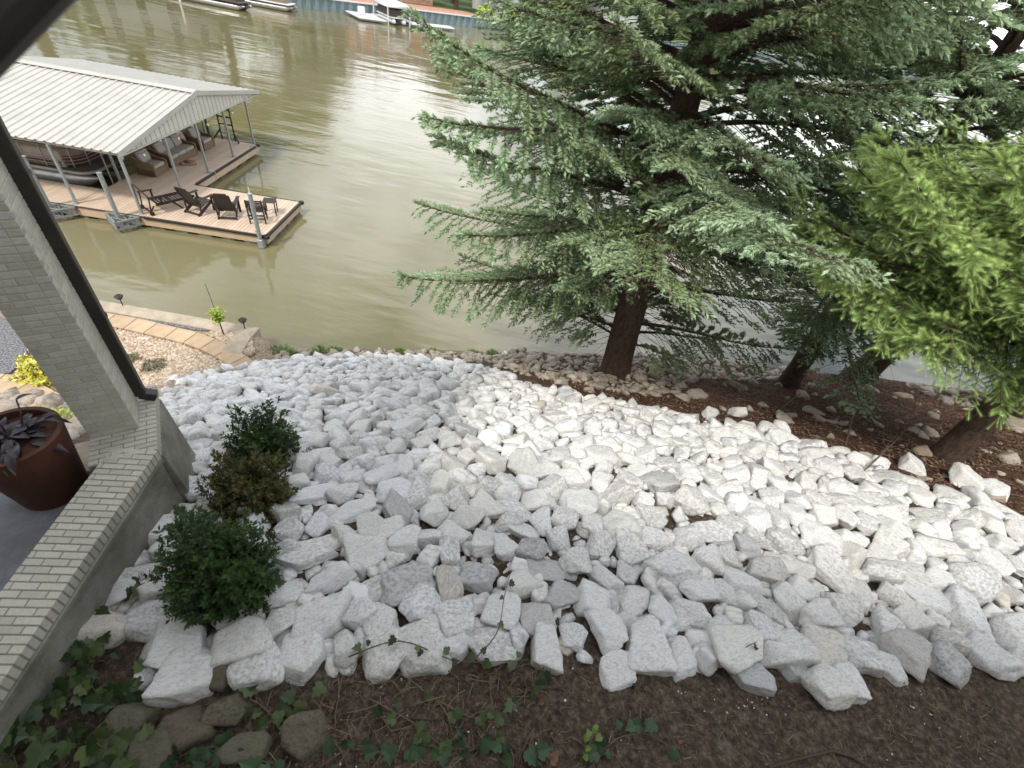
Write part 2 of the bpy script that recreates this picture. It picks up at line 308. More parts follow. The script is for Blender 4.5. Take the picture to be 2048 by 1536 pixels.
# ------------------------------------------------------------------ building helpers
def raw_mesh(name, V, Fc, material, attrs=None, smooth=False, mats=None, midx=None):
    """Fc: array (n,3) or (n,4)"""
    V = np.asarray(V, np.float32); Fc = np.asarray(Fc, np.int32); n, k = Fc.shape
    me = bpy.data.meshes.new(name); me.vertices.add(len(V)); me.vertices.foreach_set('co', V.ravel())
    me.loops.add(n * k); me.loops.foreach_set('vertex_index', Fc.ravel())
    me.polygons.add(n); me.polygons.foreach_set('loop_start', np.arange(0, n * k, k, dtype=np.int32))
    me.polygons.foreach_set('loop_total', np.full(n, k, np.int32))
    me.polygons.foreach_set('use_smooth', np.full(n, bool(smooth)))
    me.materials.append(material)
    for key, val in (attrs or {}).items():
        a = me.attributes.new(key, 'FLOAT', 'POINT'); a.data.foreach_set('value', np.asarray(val, np.float32).ravel())
    me.update(calc_edges=True); me.validate(); return me
def link(name, me, parent=None):
    o = bpy.data.objects.new(name, me); COL.objects.link(o); o.parent = parent; return o
def tag(o, label=None, cat=None, group=None, kind=None):
    if label: o['label'] = label
    if cat: o['category'] = cat
    if group: o['group'] = group
    if kind: o['kind'] = kind
    return o
def empty(name, loc, label, cat, group=None, rot=None):
    o = bpy.data.objects.new(name, None); COL.objects.link(o); o.location = loc; o.empty_display_size = 0.1
    if rot is not None: o.rotation_euler = rot
    return tag(o, label, cat, group)
def copy_thing(root, loc, rotz=None, label=None):
    r = root.copy(); COL.objects.link(r); r.location = loc
    if rotz is not None: r.rotation_euler = (0, 0, rotz)
    if label: r['label'] = label
    for ch in root.children:
        c = ch.copy(); COL.objects.link(c); c.parent = r
        for g in ch.children:
            d = g.copy(); COL.objects.link(d); d.parent = c
    return r
def frame(d, up=(0, 0, 1)):
    d = Vector(d).normalized(); u = Vector(up)
    if abs(d.dot(u)) > 0.98: u = Vector((1, 0, 0))
    x = d.cross(u).normalized(); y = x.cross(d).normalized(); return x, y, d
class MB:
    def __init__(s): s.V = []; s.F = []; s.T = []
    def add(s, vs, fs, tone=0.0):
        b = len(s.V); s.V += [tuple(v) for v in vs]; s.F += [tuple(i + b for i in f) for f in fs]; s.T += [tone] * len(vs); return s
    def box(s, c, sz, rot=None, tone=0.0):
        hx, hy, hz = sz[0] / 2, sz[1] / 2, sz[2] / 2
        vs = [Vector((x * hx, y * hy, z * hz)) for z in (-1, 1) for x, y in ((-1, -1), (1, -1), (1, 1), (-1, 1))]
        if rot is not None: vs = [rot @ v for v in vs]
        c = Vector(c)
        return s.add([v + c for v in vs], [(3, 2, 1, 0), (4, 5, 6, 7), (0, 1, 5, 4), (1, 2, 6, 5), (2, 3, 7, 6), (3, 0, 4, 7)], tone)
    def beam(s, p, q, w, h, up=(0, 0, 1), tone=0.0):
        p, q = Vector(p), Vector(q); x, y, d = frame(q - p, up)
        vs = [e + x * (a * w / 2) + y * (b * h / 2) for e in (p, q) for a, b in ((-1, -1), (1, -1), (1, 1), (-1, 1))]
        return s.add(vs, [(3, 2, 1, 0), (4, 5, 6, 7), (0, 1, 5, 4), (1, 2, 6, 5), (2, 3, 7, 6), (3, 0, 4, 7)], tone)
    def tube(s, pts, r, n=8, r2=None, caps=True, tone=0.0):
        pts = [Vector(p) for p in pts]; k = len(pts); vs = []
        x0 = None
        for i, p in enumerate(pts):
            d = (pts[min(i + 1, k - 1)] - pts[max(i - 1, 0)]).normalized()
            if x0 is None: x0, y0, _ = frame(d)
            x = (x0 - d * x0.dot(d)).normalized(); y = d.cross(x); x0 = x
            rr = r[i] if hasattr(r, '__len__') else (r if r2 is None else r + (r2 - r) * i / max(k - 1, 1))
            vs += [p + (x * math.cos(a) + y * math.sin(a)) * rr for a in (2 * math.pi * j / n for j in range(n))]
        fs = [(i * n + j, i * n + (j + 1) % n, (i + 1) * n + (j + 1) % n, (i + 1) * n + j) for i in range(k - 1) for j in range(n)]
        if caps: fs += [tuple(range(n - 1, -1, -1)), tuple((k - 1) * n + j for j in range(n))]
        return s.add(vs, fs, tone)
    def lathe(s, c, prof, n=32, tone=0.0, rot=None):
        c = Vector(c); k = len(prof); vs = []
        for r, z in prof:
            for j in range(n):
                a = 2 * math.pi * j / n; v = Vector((r * math.cos(a), r * math.sin(a), z))
                if rot is not None: v = rot @ v
                vs.append(c + v)
        fs = [(i * n + j, i * n + (j + 1) % n, (i + 1) * n + (j + 1) % n, (i + 1) * n + j) for i in range(k - 1) for j in range(n)]
        fs += [tuple(range(n - 1, -1, -1)), tuple((k - 1) * n + j for j in range(n))]
        return s.add(vs, fs, tone)
    def prism(s, poly, z0, z1, tone=0.0):
        n = len(poly); a = sum(poly[i][0] * poly[(i + 1) % n][1] - poly[(i + 1) % n][0] * poly[i][1] for i in range(n))
        if a < 0: poly = poly[::-1]
        vs = [(p[0], p[1], z0) for p in poly] + [(p[0], p[1], z1) for p in poly]
        return s.add(vs, [tuple(range(n - 1, -1, -1)), tuple(range(n, 2 * n))] + [(i, (i + 1) % n, n + (i + 1) % n, n + i) for i in range(n)], tone)
    def build(s, name, material, parent=None, smooth=False, bevel=0.0, seg=1, tf=None):
        me = bpy.data.meshes.new(name); V = s.V if tf is None else [tf @ Vector(v) for v in s.V]
        me.from_pydata([tuple(v) for v in V], [], s.F); me.materials.append(material)
        a = me.attributes.new('tone', 'FLOAT', 'POINT'); a.data.foreach_set('value', np.asarray(s.T, np.float32))
        if smooth:
            me.polygons.foreach_set('use_smooth', np.ones(len(me.polygons), bool))
            try: me.set_sharp_from_angle(angle=R(40))
            except Exception: pass
        me.update(); o = link(name, me, parent)
        if bevel:
            b = o.modifiers.new('bevel', 'BEVEL'); b.width = bevel; b.segments = seg; b.limit_method = 'ANGLE'; b.angle_limit = R(40)
        return o

# ------------------------------------------------------------------ structure: bank, water, far land
def axis(parts):
    return np.unique(np.round(np.concatenate([np.arange(a, b, st) for a, b, st in parts]), 4))
gx = axis([(-300, -30, 20), (-30, -14, 1), (-14, 15, 0.14), (15, 40, 1.2), (40, 400, 20)])
gy = axis([(-200, -10, 20), (-10, -1, 1), (-1, 17, 0.14), (17, 30, 1.0), (30, 80, 10)])
def ground():
    X, Y = np.meshgrid(gx, gy); Z = gz(X, Y)
    lump = 0.035 * np.sin(X * 3.1 + 1.3 * np.sin(Y * 2.3)) * np.sin(Y * 2.7 + 0.7 * np.sin(X * 1.9)) + 0.02 * np.sin(X * 7.7 + Y * 3.3) * np.sin(Y * 8.9 - X * 2.1)
    terr = (X < -6.9)
    # under the raised patio and the wall the ground is left low
    Z = np.where(terr, Z - 0.02, Z + lump)
    V = np.stack([X.ravel(), Y.ravel(), Z.ravel()], 1); ny, nx = X.shape
    i = np.arange(ny - 1)[:, None] * nx + np.arange(nx - 1)[None]
    Fq = np.stack([i, i + 1, i + nx + 1, i + nx], -1).reshape(-1, 4)
    pr = project(V); ok = pr[:, 2] > 0.3
    mp_ = [GP(*q)[:2] for q in [(1000, 735), (1075, 770), (1210, 800), (1340, 838), (1430, 856), (1530, 872), (1620, 905), (1720, 922), (1790, 955), (1850, 990), (1950, 1010), (2048, 1045)]] + [np.array([20., 4.]), np.array([40., 4.]), np.array([40., 20.]), np.array([0., 20.])]
    mul = inpoly(V[:, :2] + 0.12 * np.sin(V[:, 1::-1] * 9), mp_).astype(float)
    grav = ((V[:, 0] < -6.2) & (V[:, 2] < 1.4)).astype(float)
    shore = np.clip(1 - V[:, 2] / 0.5, 0, 1) * (V[:, 0] < 2.5)
    me = raw_mesh('bank_ground', V, Fq, M['ground'], {'mulch': mul, 'gravel': np.clip(grav + 0.5 * shore, 0, 1)}, smooth=True)
    o = link('ground', me); tag(o, kind='structure'); return o
ground()
wb = MB(); wb.add([(-900, -60, 0), (1500, -60, 0), (1500, 1600, 0), (-900, 1600, 0)], [(0, 1, 2, 3)])
tag(wb.build('water', M['water']), kind='structure')

# far bank frame: origin A on the wall foot, u along the bank, v inland
FA = np.array([-38.8, 82.9]); fu = np.array([0.75, 0.66]); fv = np.array([-0.66, 0.75])
def FB(u, v, z=0.0):
    p = FA + fu * u + fv * v; return Vector((p[0], p[1], z))
FROT = Matrix.Rotation(math.atan2(0.66, 0.75), 3, 'Z')
fb = MB(); fb.prism([FB(-160, 0.6)[:2], FB(420, 0.6)[:2], FB(420, 60)[:2], FB(-160, 60)[:2]], -1.5, 1.25)
tag(fb.build('far_bank', M['lawn']), kind='structure')
hl = []
nu = 60
for k, (v, z) in enumerate(((60, 1.2), (95, 7.0), (150, 16.0), (260, 24.0), (600, 20.0))):
    hl.append([FB(-500 + i * 22, v, z * (0.8 + 0.35 * math.sin(i * 0.5 + k)) if k else 1.2) for i in range(nu)])
V = np.array([list(p) for row in hl for p in row]); i = np.arange(len(hl) - 1)[:, None] * nu + np.arange(nu - 1)[None]
o = link('hills', raw_mesh('hills', V, np.stack([i, i + 1, i + nu + 1, i + nu], -1).reshape(-1, 4), M['lawn'], smooth=True)); tag(o, kind='structure')

# ------------------------------------------------------------------ stones
def ico(sub):
    bm = bmesh.new(); bmesh.ops.create_icosphere(bm, subdivisions=sub, radius=1)
    V = np.array([v.co[:] for v in bm.verts]); Fc = np.array([[v.index for v in f.verts] for f in bm.faces]); bm.free()
    return V / np.linalg.norm(V, axis=1)[:, None], Fc
ICO = {k: ico(k) for k in (1, 2, 3, 4)}
def rock_shape(sub, r, planes=13, p=16, rough=0.010):
    """a broken, flat-sided block: a sphere of directions cut by random planes, edges slightly worn"""
    D, Fc = ICO[sub]
    n = r.normal(size=(planes, 3)); n /= np.linalg.norm(n, axis=1)[:, None]
    # one broad flat top and bottom make it look like quarried limestone
    n[0] = (0.12 * r.normal(), 0.12 * r.normal(), 1); n[1] = (0.15 * r.normal(), 0.15 * r.normal(), -1)
    for i_ in (2, 3, 4, 5):
        a = i_ * 1.57 + r.uniform(-0.5, 0.5); n[i_] = (math.cos(a), math.sin(a), r.uniform(-0.45, 0.45))
    n /= np.linalg.norm(n, axis=1)[:, None]
    h = r.uniform(0.72, 1.06, planes); h[0] = r.uniform(0.55, 0.85)
    dt = np.clip(D @ n.T, 1e-4, None) / h
    rad = (dt ** p).sum(1) ** (-1 / p)
    rad = np.minimum(rad, 1.45)
    # gentle lumps
    for _ in range(6):
        k = r.normal(size=3) * r.uniform(3, 8); rad = rad * (1 + rough * np.sin(D @ k + r.uniform(0, 6)))
    return D * rad[:, None], Fc
NEAR = [rock_shape(4, rng, planes=int(rng.integers(11, 18)), p=80, rough=0.014) for _ in range(44)]
MID = [rock_shape(3, rng, planes=int(rng.integers(8, 12)), p=60) for _ in range(30)]
FAR = [rock_shape(2, rng, planes=9, p=40, rough=0.0) for _ in range(24)]
PEB = [rock_shape(1, rng, planes=8, p=10, rough=0.0) for _ in range(10)]
NEAR_ME = [raw_mesh('limestone_rock', V, Fc, M['rock'], smooth=True) for V, Fc in NEAR]
GREY_ME = [raw_mesh('limestone_rock', V, Fc, M['grey_rock'], smooth=True) for V, Fc in NEAR[:16]]
MOSS_ME = []
for V, Fc in NEAR[20:28]: MOSS_ME.append(raw_mesh('fieldstone', V, Fc, M['moss_rock'], smooth=True))
def rotmats(yaw, tx, ty):
    n = len(yaw); cz, sz = np.cos(yaw), np.sin(yaw); cx, sx = np.cos(tx), np.sin(tx); cy, sy = np.cos(ty), np.sin(ty)
    o_ = np.zeros(n); i_ = np.ones(n)
    Rz = np.stack([cz, -sz, o_, sz, cz, o_, o_, o_, i_], 1).reshape(n, 3, 3)
    Rx = np.stack([i_, o_, o_, o_, cx, -sx, o_, sx, cx], 1).reshape(n, 3, 3)
    Ry = np.stack([cy, o_, sy, o_, i_, o_, -sy, o_, cy], 1).reshape(n, 3, 3)
    return Rx @ Ry @ Rz
def scatter_mesh(name, shapes, pos, sc, rot, material, kind='stuff', tone=None, parent=None):
    idx = np.arange(len(pos)) % len(shapes); Vs, Fs, Ts = [], [], []; base = 0
    tone = rng.random(len(pos)) if tone is None else tone
    for k in range(len(shapes)):
        sel = np.where(idx == k)[0]
        if not len(sel): continue
        V0, F0 = shapes[k]
        V = np.einsum('nij,nvj->nvi', rot[sel], V0[None] * sc[sel][:, None, :]) + pos[sel][:, None]
        Vs.append(V.reshape(-1, 3)); n = len(V0)
        Fs.append((F0[None] + (np.arange(len(sel)) * n)[:, None, None] + base).reshape(-1, 3)); base += n * len(sel)
        Ts.append(np.repeat(tone[sel], n))
    me = raw_mesh(name, np.concatenate(Vs), np.concatenate(Fs), material, {'tone': np.concatenate(Ts)}, smooth=True)
    return tag(link(name, me, parent), kind=kind)

WALL_C = np.array([-3.60, 2.71]); WALL_M = np.array([-3.40, 1.56]); WALL_E = np.array([-2.72, -2.2])
# outline of the white stones in the photograph, walked onto the bank
riprap_px = [(345, 945), (362, 905), (345, 850), (318, 800), (345, 768), (400, 746), (520, 732), (600, 720), (760, 715), (880, 722), (985, 742), (1060, 775),
             (1200, 803), (1340, 830), (1430, 850), (1530, 868), (1620, 900), (1720, 918), (1790, 950), (1850, 985), (1950, 1005), (2048, 1040), (2140, 1080),
             (2150, 1330), (2048, 1335), (1980, 1345), (1850, 1350), (1740, 1345), (1640, 1370), (1540, 1330), (1430, 1325), (1320, 1340), (1230, 1340),
             (1150, 1310), (1050, 1300), (960, 1305), (840, 1310), (730, 1330), (640, 1340), (560, 1350), (470, 1360), (400, 1370), (300, 1375), (255, 1300), (180, 1262),
             (172, 1240), (215, 1150), (262, 1075), (305, 1005)]
RIP = [GP(*q)[:2] for q in riprap_px]
MULCH = [GP(*q)[:2] for q in [(1000, 722), (1075, 760), (1210, 790), (1340, 830), (1430, 850), (1530, 868), (1620, 900), (1720, 918), (1790, 950), (1850, 985), (1950, 1005), (2048, 1040), (2200, 1090), (2300, 900), (2048, 800), (1750, 757), (1570, 738), (1430, 715), (1060, 702)]]
# stones of the photograph that show one by one: centre x, y, width, height (photo pixels), turn, tone 0 white .. 1 grey
hero = [(350, 1290, 150, 130, 20, .1), (375, 1355, 150, 120, 25, .05), (300, 1232, 110, 90, 0, .1), (200, 1250, 80, 75, 10, .2), (515, 1335, 110, 95, 10, .3), (480, 1290, 120, 90, 30, .1),
        (607, 1300, 95, 110, 0, .35), (640, 1235, 110, 105, 20, .5), (690, 1290, 60, 65, 0, .3), (765, 1300, 95, 120, 30, .02), (845, 1290, 100, 110, 10, .05), (912, 1235, 85, 85, 0, .1),
        (905, 1285, 75, 70, 0, .1), (990, 1290, 125, 75, 5, .15), (1000, 1215, 80, 85, 5, .3), (845, 1208, 85, 80, 0, .4), (1095, 1300, 70, 85, 0, .15), (1150, 1265, 55, 120, -10, .1),
        (1215, 1255, 75, 110, -5, .3), (1295, 1300, 95, 135, 0, .05), (1237, 1335, 75, 70, 0, .1), (1370, 1310, 70, 90, 0, .1), (1080, 1240, 80, 70, 20, .9), (955, 1155, 85, 60, 0, .85),
        (815, 1165, 110, 80, 10, .9), (1090, 1135, 95, 50, 0, .9), (1060, 1095, 65, 60, 0, .8), (735, 1100, 95, 75, 10, .1), (660, 1150, 100, 50, 30, .2), (620, 1110, 110, 50, 30, .3), (640, 1085, 110, 55, 30, .25),
        (560, 1240, 70, 60, 20, .1), (560, 1185, 80, 60, 20, .2), (1340, 1130, 110, 95, 20, .1), (1235, 1045, 95, 70, 0, .2), (1320, 965, 80, 60, 0, .7), (1445, 1265, 65, 90, 10, .3),
        (1475, 1285, 120, 90, 10, .02), (1575, 1300, 110, 75, 5, .02), (1650, 1290, 80, 110, -20, .05), (1725, 1310, 90, 80, -30, .3), (1655, 1365, 100, 85, 10, .1), (1705, 1370, 65, 70, 0, .4),
        (1510, 1345, 80, 60, 0, .95), (1595, 1330, 60, 50, 0, .6), (1780, 1260, 75, 80, 0, .4), (1810, 1290, 120, 130, -40, .6), (1905, 1320, 90, 75, 5, .6), (1985, 1310, 90, 110, 0, .3), (2040, 1280, 90, 110, 0, .2),
        (1865, 1195, 100, 70, -10, .15), (1690, 1215, 80, 85, 0, .2), (1700, 1005, 140, 80, -20, .1), (1870, 1090, 140, 85, -20, .2), (1650, 1080, 110, 110, -40, .4), (1830, 1150, 100, 55, -10, .3),
        (1940, 1170, 100, 110, -40, .3), (1990, 1120, 60, 70, 0, .2), (1530, 1135, 80, 65, 0, .7), (1570, 1080, 85, 60, 0, .3), (1930, 1230, 80, 90, -30, .3), (1430, 1060, 85, 60, 0, .4),
        (700, 1020, 110, 50, 30, .3), (630, 985, 100, 50, 20, .3), (790, 980, 75, 60, 10, .5), (870, 1020, 60, 50, 0, .1), (1020, 1010, 80, 50, 0, .3), (1160, 1010, 80, 60, 0, .2), (1260, 1100, 70, 80, 0, .2),
        (1150, 1120, 60, 90, 0, .2), (760, 1250, 70, 80, 0, .1), (1310, 1035, 60, 60, 0, .1), (390, 885, 60, 40, 0, .8), (350, 1120, 60, 50, 0, .1), (270, 1150, 80, 55, 30, .05), (240, 1180, 70, 55, 20, .1)]
seeds, rad, asp, yawd = [], [], [], []
for (cx, cy, w, h, t, tn) in hero:
    p = GP(cx, cy, 0.12); dpt = depth(p); a = w * dpt / FPX / 2; b = h * dpt / FPX / 2; b = min(b, a * 1.15); q_ = min(1.0, 0.27 / math.sqrt(a * b)); a *= q_ * 1.02; b *= q_ * 1.02
    seeds.append(p[:2]); rad.append(math.sqrt(a * b) * 0.92); asp.append((a, b)); yawd.append(R(t + 8))
seeds = [np.array(s_) for s_ in seeds]
# fill between them, large to small
P_ = np.array(seeds); R_ = np.array(rad); hero_n = len(P_)
lo_, hi_ = np.min(RIP, 0), np.max(RIP, 0)
cell = 0.5; grid = {}
def gput(i):
    grid.setdefault((int(P_l[i][0] // cell), int(P_l[i][1] // cell)), []).append(i)
P_l = list(P_); R_l = list(R_)
for i in range(hero_n): gput(i)
for (ra, rb, tries, ov) in ((0.18, 0.23, 300, 0.95), (0.145, 0.19, 14000, 0.80), (0.095, 0.135, 14000, 0.84), (0.055, 0.08, 7000, 0.88)):
    C_ = rng.uniform(lo_, hi_, (tries, 2)); C_ = C_[inpoly(C_, RIP)]; rr = rng.uniform(ra, rb, len(C_))
    for c, r_ in zip(C_, rr):
        s_ = 0.965 * (float(shore_y(c[0])) - c[1])
        r_ *= 0.86 if s_ < 4 else 1.0
        ci, cj = int(c[0] // cell), int(c[1] // cell); good = True
        for a in range(ci - 1, ci + 2):
            for b in range(cj - 1, cj + 2):
                for k in grid.get((a, b), ()):
                    q = P_l[k]; lim = ov * (R_l[k] + r_)
                    if (q[0] - c[0]) ** 2 + (q[1] - c[1]) ** 2 < lim * lim: good = False; break
                if not good: break
            if not good: break
        if good: P_l.append(c); R_l.append(r_); gput(len(P_l) - 1)
P_ = np.array(P_l); R_ = np.array(R_l); n = len(P_)
Z_ = gz(P_[:, 0], P_[:, 1]); e = 0.05
nx_ = -(gz(P_[:, 0] + e, P_[:, 1]) - Z_) / e; ny_ = -(gz(P_[:, 0], P_[:, 1] + e) - Z_) / e
slope_x = np.arctan(-ny_); slope_y = np.arctan(nx_)                # tilt to lie on the bank
yaw = rng.uniform(0, 6.28, n); S_ = np.stack([R_ * rng.uniform(0.98, 1.42, n), R_ * rng.uniform(0.80, 1.0, n), R_ * rng.uniform(0.62, 0.95, n)], 1) * 1.03
for i in range(hero_n):
    S_[i] = (asp[i][0] * 0.98, asp[i][1] * 0.98, 0.72 * min(asp[i])); yaw[i] = yawd[i]
tx = slope_x + rng.normal(0, 0.30, n); ty = slope_y + rng.normal(0, 0.30, n)
tx[:hero_n] = slope_x[:hero_n] + rng.normal(0, 0.12, hero_n); ty[:hero_n] = slope_y[:hero_n] + rng.normal(0, 0.12, hero_n)
ROTS = rotmats(yaw, tx, ty)
POS = np.stack([P_[:, 0], P_[:, 1], Z_ + S_[:, 2] * 0.42 + rng.uniform(-0.03, 0.05, n)], 1)
pj = project(POS); inside = (pj[:, 0] > -20) & (pj[:, 0] < 2068) & (pj[:, 1] > 0) & (pj[:, 1] < 1560)
size_px = np.where(inside, R_ / pj[:, 2], 0); order = np.argsort(-size_px); first = set(order[:290].tolist()) | set(range(hero_n))
first = sorted(first)[:300]
front = np.array([GP(q[0], q[1])[1] for q in riprap_px])
def is_grey(i): return hero[i][5] >= 0.55 if i < hero_n else (i * 37) % 23 == 0
def stone_label(i):
    x, y, d = pj[i]; sx_, sy_ = S_[i, 0], S_[i, 1]
    el = 'narrow' if max(sx_, sy_) / min(sx_, sy_) > 1.45 else 'oblong' if max(sx_, sy_) / min(sx_, sy_) > 1.2 else 'blocky'
    sz = 'large' if max(sx_, sy_) > 0.25 else 'medium' if max(sx_, sy_) > 0.19 else 'small'
    if y > 1250: pl = 'in the bottom row above the ivy and fieldstones' if x < 700 else 'in the bottom row behind the trailing ivy runner' if x < 1110 else 'in the bottom row above the black peg' if x < 1500 else 'in the bottom row above the long curved stick'
    elif x < 420: pl = 'in the shade against the low concrete wall' if y > 1000 else 'beside the splayed end of the concrete wall'
    elif x < 680: pl = 'just right of the largest boxwood shrub' if y > 1000 else 'beside the two smaller boxwood shrubs'
    elif x < 1050: pl = ('one row above the trailing ivy runner' if y > 1130 else 'midway between the largest shrub and field centre' if y > 980 else 'upslope right of the bronze shrub')
    elif x < 1450: pl = ('a few rows above the black peg' if y > 1130 else 'in the centre of the field under the thick spruce trunk' if y > 980 else 'on the sunlit crest below the thick spruce trunk')
    elif x < 1780: pl = ('low on the right, above the bare soil' if y > 1130 else 'on the right below the leaning spruce trunks')
    else: pl = ('at the far right edge above the bare soil' if y > 1130 else 'at the far right edge below the fir trunk')
    return '%s %s %s rock %s' % (sz, el, 'grey pitted' if is_grey(i) else 'white', pl)
UNIQ = {0: 'big smooth white rock above the ivy, cornermost at the lower end of the wall', 1: 'big white slab of rock leaning over the ivy beside the mossy fieldstones',
        9: 'white wedge-shaped rock pointing down into the ivy, left of its broad twin', 10: 'broad white rock with a creeping stem across its top', 13: 'wide flat-topped white rock at the soil edge below the trailing ivy stem',
        19: 'tall smooth white block in the bottom row above the little dark peg', 20: 'roundish white rock jutting lowest onto the brown soil mid-row', 33: 'wide white rock tilted on its corner, largest in the centre of the stone field',
        41: 'white rock fallen farthest out onto the bare soil on the right', 43: 'dark grey speckled rock lowest in the row, half on the bare soil', 46: 'large slanting grey rock near the lower right of the stone field',
        52: 'broad pale slab lying flat at the upper right of the stone field', 53: 'wide grooved rock with a pinkish white lower edge on the right', 72: 'grey rock beside the far corner of the concrete wall'}
for i in first:
    me = GREY_ME[i % 16] if is_grey(i) else NEAR_ME[(i * 7) % len(NEAR_ME)]; o = link('limestone_rock', me); o.location = POS[i]
    Mx = Matrix(ROTS[i].tolist()); o.rotation_euler = Mx.to_euler(); o.scale = S_[i]
    tag(o, UNIQ.get(i, stone_label(i)), 'rock', 'white limestone rocks covering the bank')
    if i in UNIQ: pass
rest = np.array([i for i in range(n) if i not in set(first)])
big_rest = rest[(size_px[rest] > 0.016)]; small_rest = rest[(size_px[rest] <= 0.016)]
Vb = []
def merge_stuff(name, groups, material, label, cat):
    """several scatters in one object"""
    objs = [scatter_mesh('tmp', *g[:1], *g[1:], material) for g in groups if len(g[1])]
    Vs, Fs, Ts, base = [], [], [], 0
    for o in objs:
        me = o.data; v = np.empty(len(me.vertices) * 3, np.float32); me.vertices.foreach_get('co', v); Vs.append(v.reshape(-1, 3))
        f = np.empty(len(me.loops), np.int32); me.loops.foreach_get('vertex_index', f); Fs.append(f.reshape(-1, 3) + base); base += len(me.vertices)
        t = np.empty(len(me.vertices), np.float32); me.attributes['tone'].data.foreach_get('value', t); Ts.append(t)
        bpy.data.objects.remove(o); bpy.data.meshes.remove(me)
    me = raw_mesh(name, np.concatenate(Vs), np.concatenate(Fs), material, {'tone': np.concatenate(Ts)}, smooth=True)
    return tag(link(name, me), label, cat, kind='stuff')
# a lower layer of small stones closes the gaps
m_ = 5200; C_ = rng.uniform(lo_, hi_, (m_, 2)); C_ = C_[inpoly(C_, RIP)]; m_ = len(C_)
r_ = rng.uniform(0.05, 0.12, m_); low_pos = np.stack([C_[:, 0], C_[:, 1], gz(C_[:, 0], C_[:, 1]) - 0.05 + rng.uniform(0, 0.05, m_)], 1)
low_sc = np.stack([r_ * 1.2, r_, r_ * 0.7], 1); low_rot = rotmats(rng.uniform(0, 6.28, m_), rng.normal(0.3, 0.4, m_), rng.normal(0, 0.4, m_))
merge_stuff('riprap', [(MID, POS[big_rest], S_[big_rest], ROTS[big_rest]), (FAR, POS[small_rest], S_[small_rest], ROTS[small_rest]), (FAR, low_pos, low_sc, low_rot)],
            M['rock'], 'farther and smaller white limestone rocks of the bank', 'rocks')
# half-buried beige stones in the mulch under the trees and along the waterline
def scatter_in(poly, m_, ra, rb, flat, sink, extra=None):
    lo2, hi2 = np.min(poly, 0), np.max(poly, 0); C_ = rng.uniform(lo2, hi2, (m_, 2)); C_ = C_[inpoly(C_, poly)]; k = len(C_)
    r_ = ra + (rb - ra) * rng.random(k) ** 2.2
    z = gz(C_[:, 0], C_[:, 1]); sx = np.arctan((gz(C_[:, 0], C_[:, 1] + 0.05) - z) / 0.05)
    return (np.stack([C_[:, 0], C_[:, 1], z + r_ * (flat * 0.5 - sink)], 1), np.stack([r_ * rng.uniform(1, 1.5, k), r_, r_ * flat], 1), rotmats(rng.uniform(0, 6.28, k), sx + rng.normal(0, .35, k), rng.normal(0, .4, k)))
shore_strip = [GP(*q)[:2] for q in [(530, 712), (640, 702), (760, 703), (900, 706), (1060, 706), (1200, 712), (1430, 716), (1560, 745), (1560, 765), (1400, 760), (1330, 800), (1180, 775), (1060, 755), (980, 728), (760, 720), (600, 722), (530, 735)]]
merge_stuff('bank_stones', [(MID, *scatter_in(MULCH, 330, 0.04, 0.19, 0.75, 0.16)), (FAR, *scatter_in(shore_strip, 3400, 0.05, 0.15, 0.6, 0.0)),
                            (FAR, *scatter_in([(12, 6), (30, 4), (30, 15), (14, 14.5)], 1600, 0.08, 0.24, 0.5, 0.0))],
            M['old_rock'], 'beige stones half buried in the mulch and along the waterline', 'stones')
# lone white rocks that lie out on the mulch
for (cx, cy, w) in ((1415, 835, 32), (1470, 830, 36), (1490, 858, 30), (1560, 868, 40), (1440, 880, 44), (1820, 940, 50), (1925, 965, 60), (1975, 985, 50), (1010, 712, 14), (1100, 800, 26)):
    p = GP(cx, cy); s_ = w * depth(p) / FPX / 2; o = link('limestone_rock', NEAR_ME[int(rng.integers(44))]); o.location = (p[0], p[1], p[2] + s_ * 0.4)
    o.rotation_euler = (rng.normal() * .3, rng.normal() * .3, rng.uniform(0, 6)); o.scale = (s_ * 1.1, s_ * 0.9, s_ * 0.8)
    tag(o, 'loose white limestone rock out on the mulch beyond the edge of the stone field', 'rock', 'loose white rocks on the mulch')
# fieldstones at the lower left
for k, (cx, cy, w, h, t, lb) in enumerate(((250, 1452, 105, 100, 0, 'dark rounded fieldstone at the corner under the big ivy leaves'), (355, 1462, 105, 85, 35, 'slanting mossy fieldstone between the dark round stone and the soil'),
        (605, 1460, 100, 90, 0, 'tan fieldstone set alone in the dry litter'), (455, 1418, 80, 60, 10, 'low fieldstone directly under the white rocks, beside the dry stems'), (300, 1510, 110, 70, 20, 'fieldstone cut off by the bottom edge near the ivy'),
        (500, 1490, 90, 50, 10, 'flat fieldstone sliver lying between two larger fieldstones'), (440, 1350, 60, 60, 0, 'small dark fieldstone tucked under two big white rocks'))):
    p = GP(cx, cy, 0.1); d_ = depth(p); o = link('fieldstone', MOSS_ME[k]); o.location = (p[0], p[1], p[2] - 0.04); o.scale = (w * d_ / FPX / 2 * .95, h * d_ / FPX / 2 * 1.0, 0.17)
    o.rotation_euler = (0.25, 0, R(t)); tag(o, lb, 'rock', 'fieldstones at the foot of the wall')

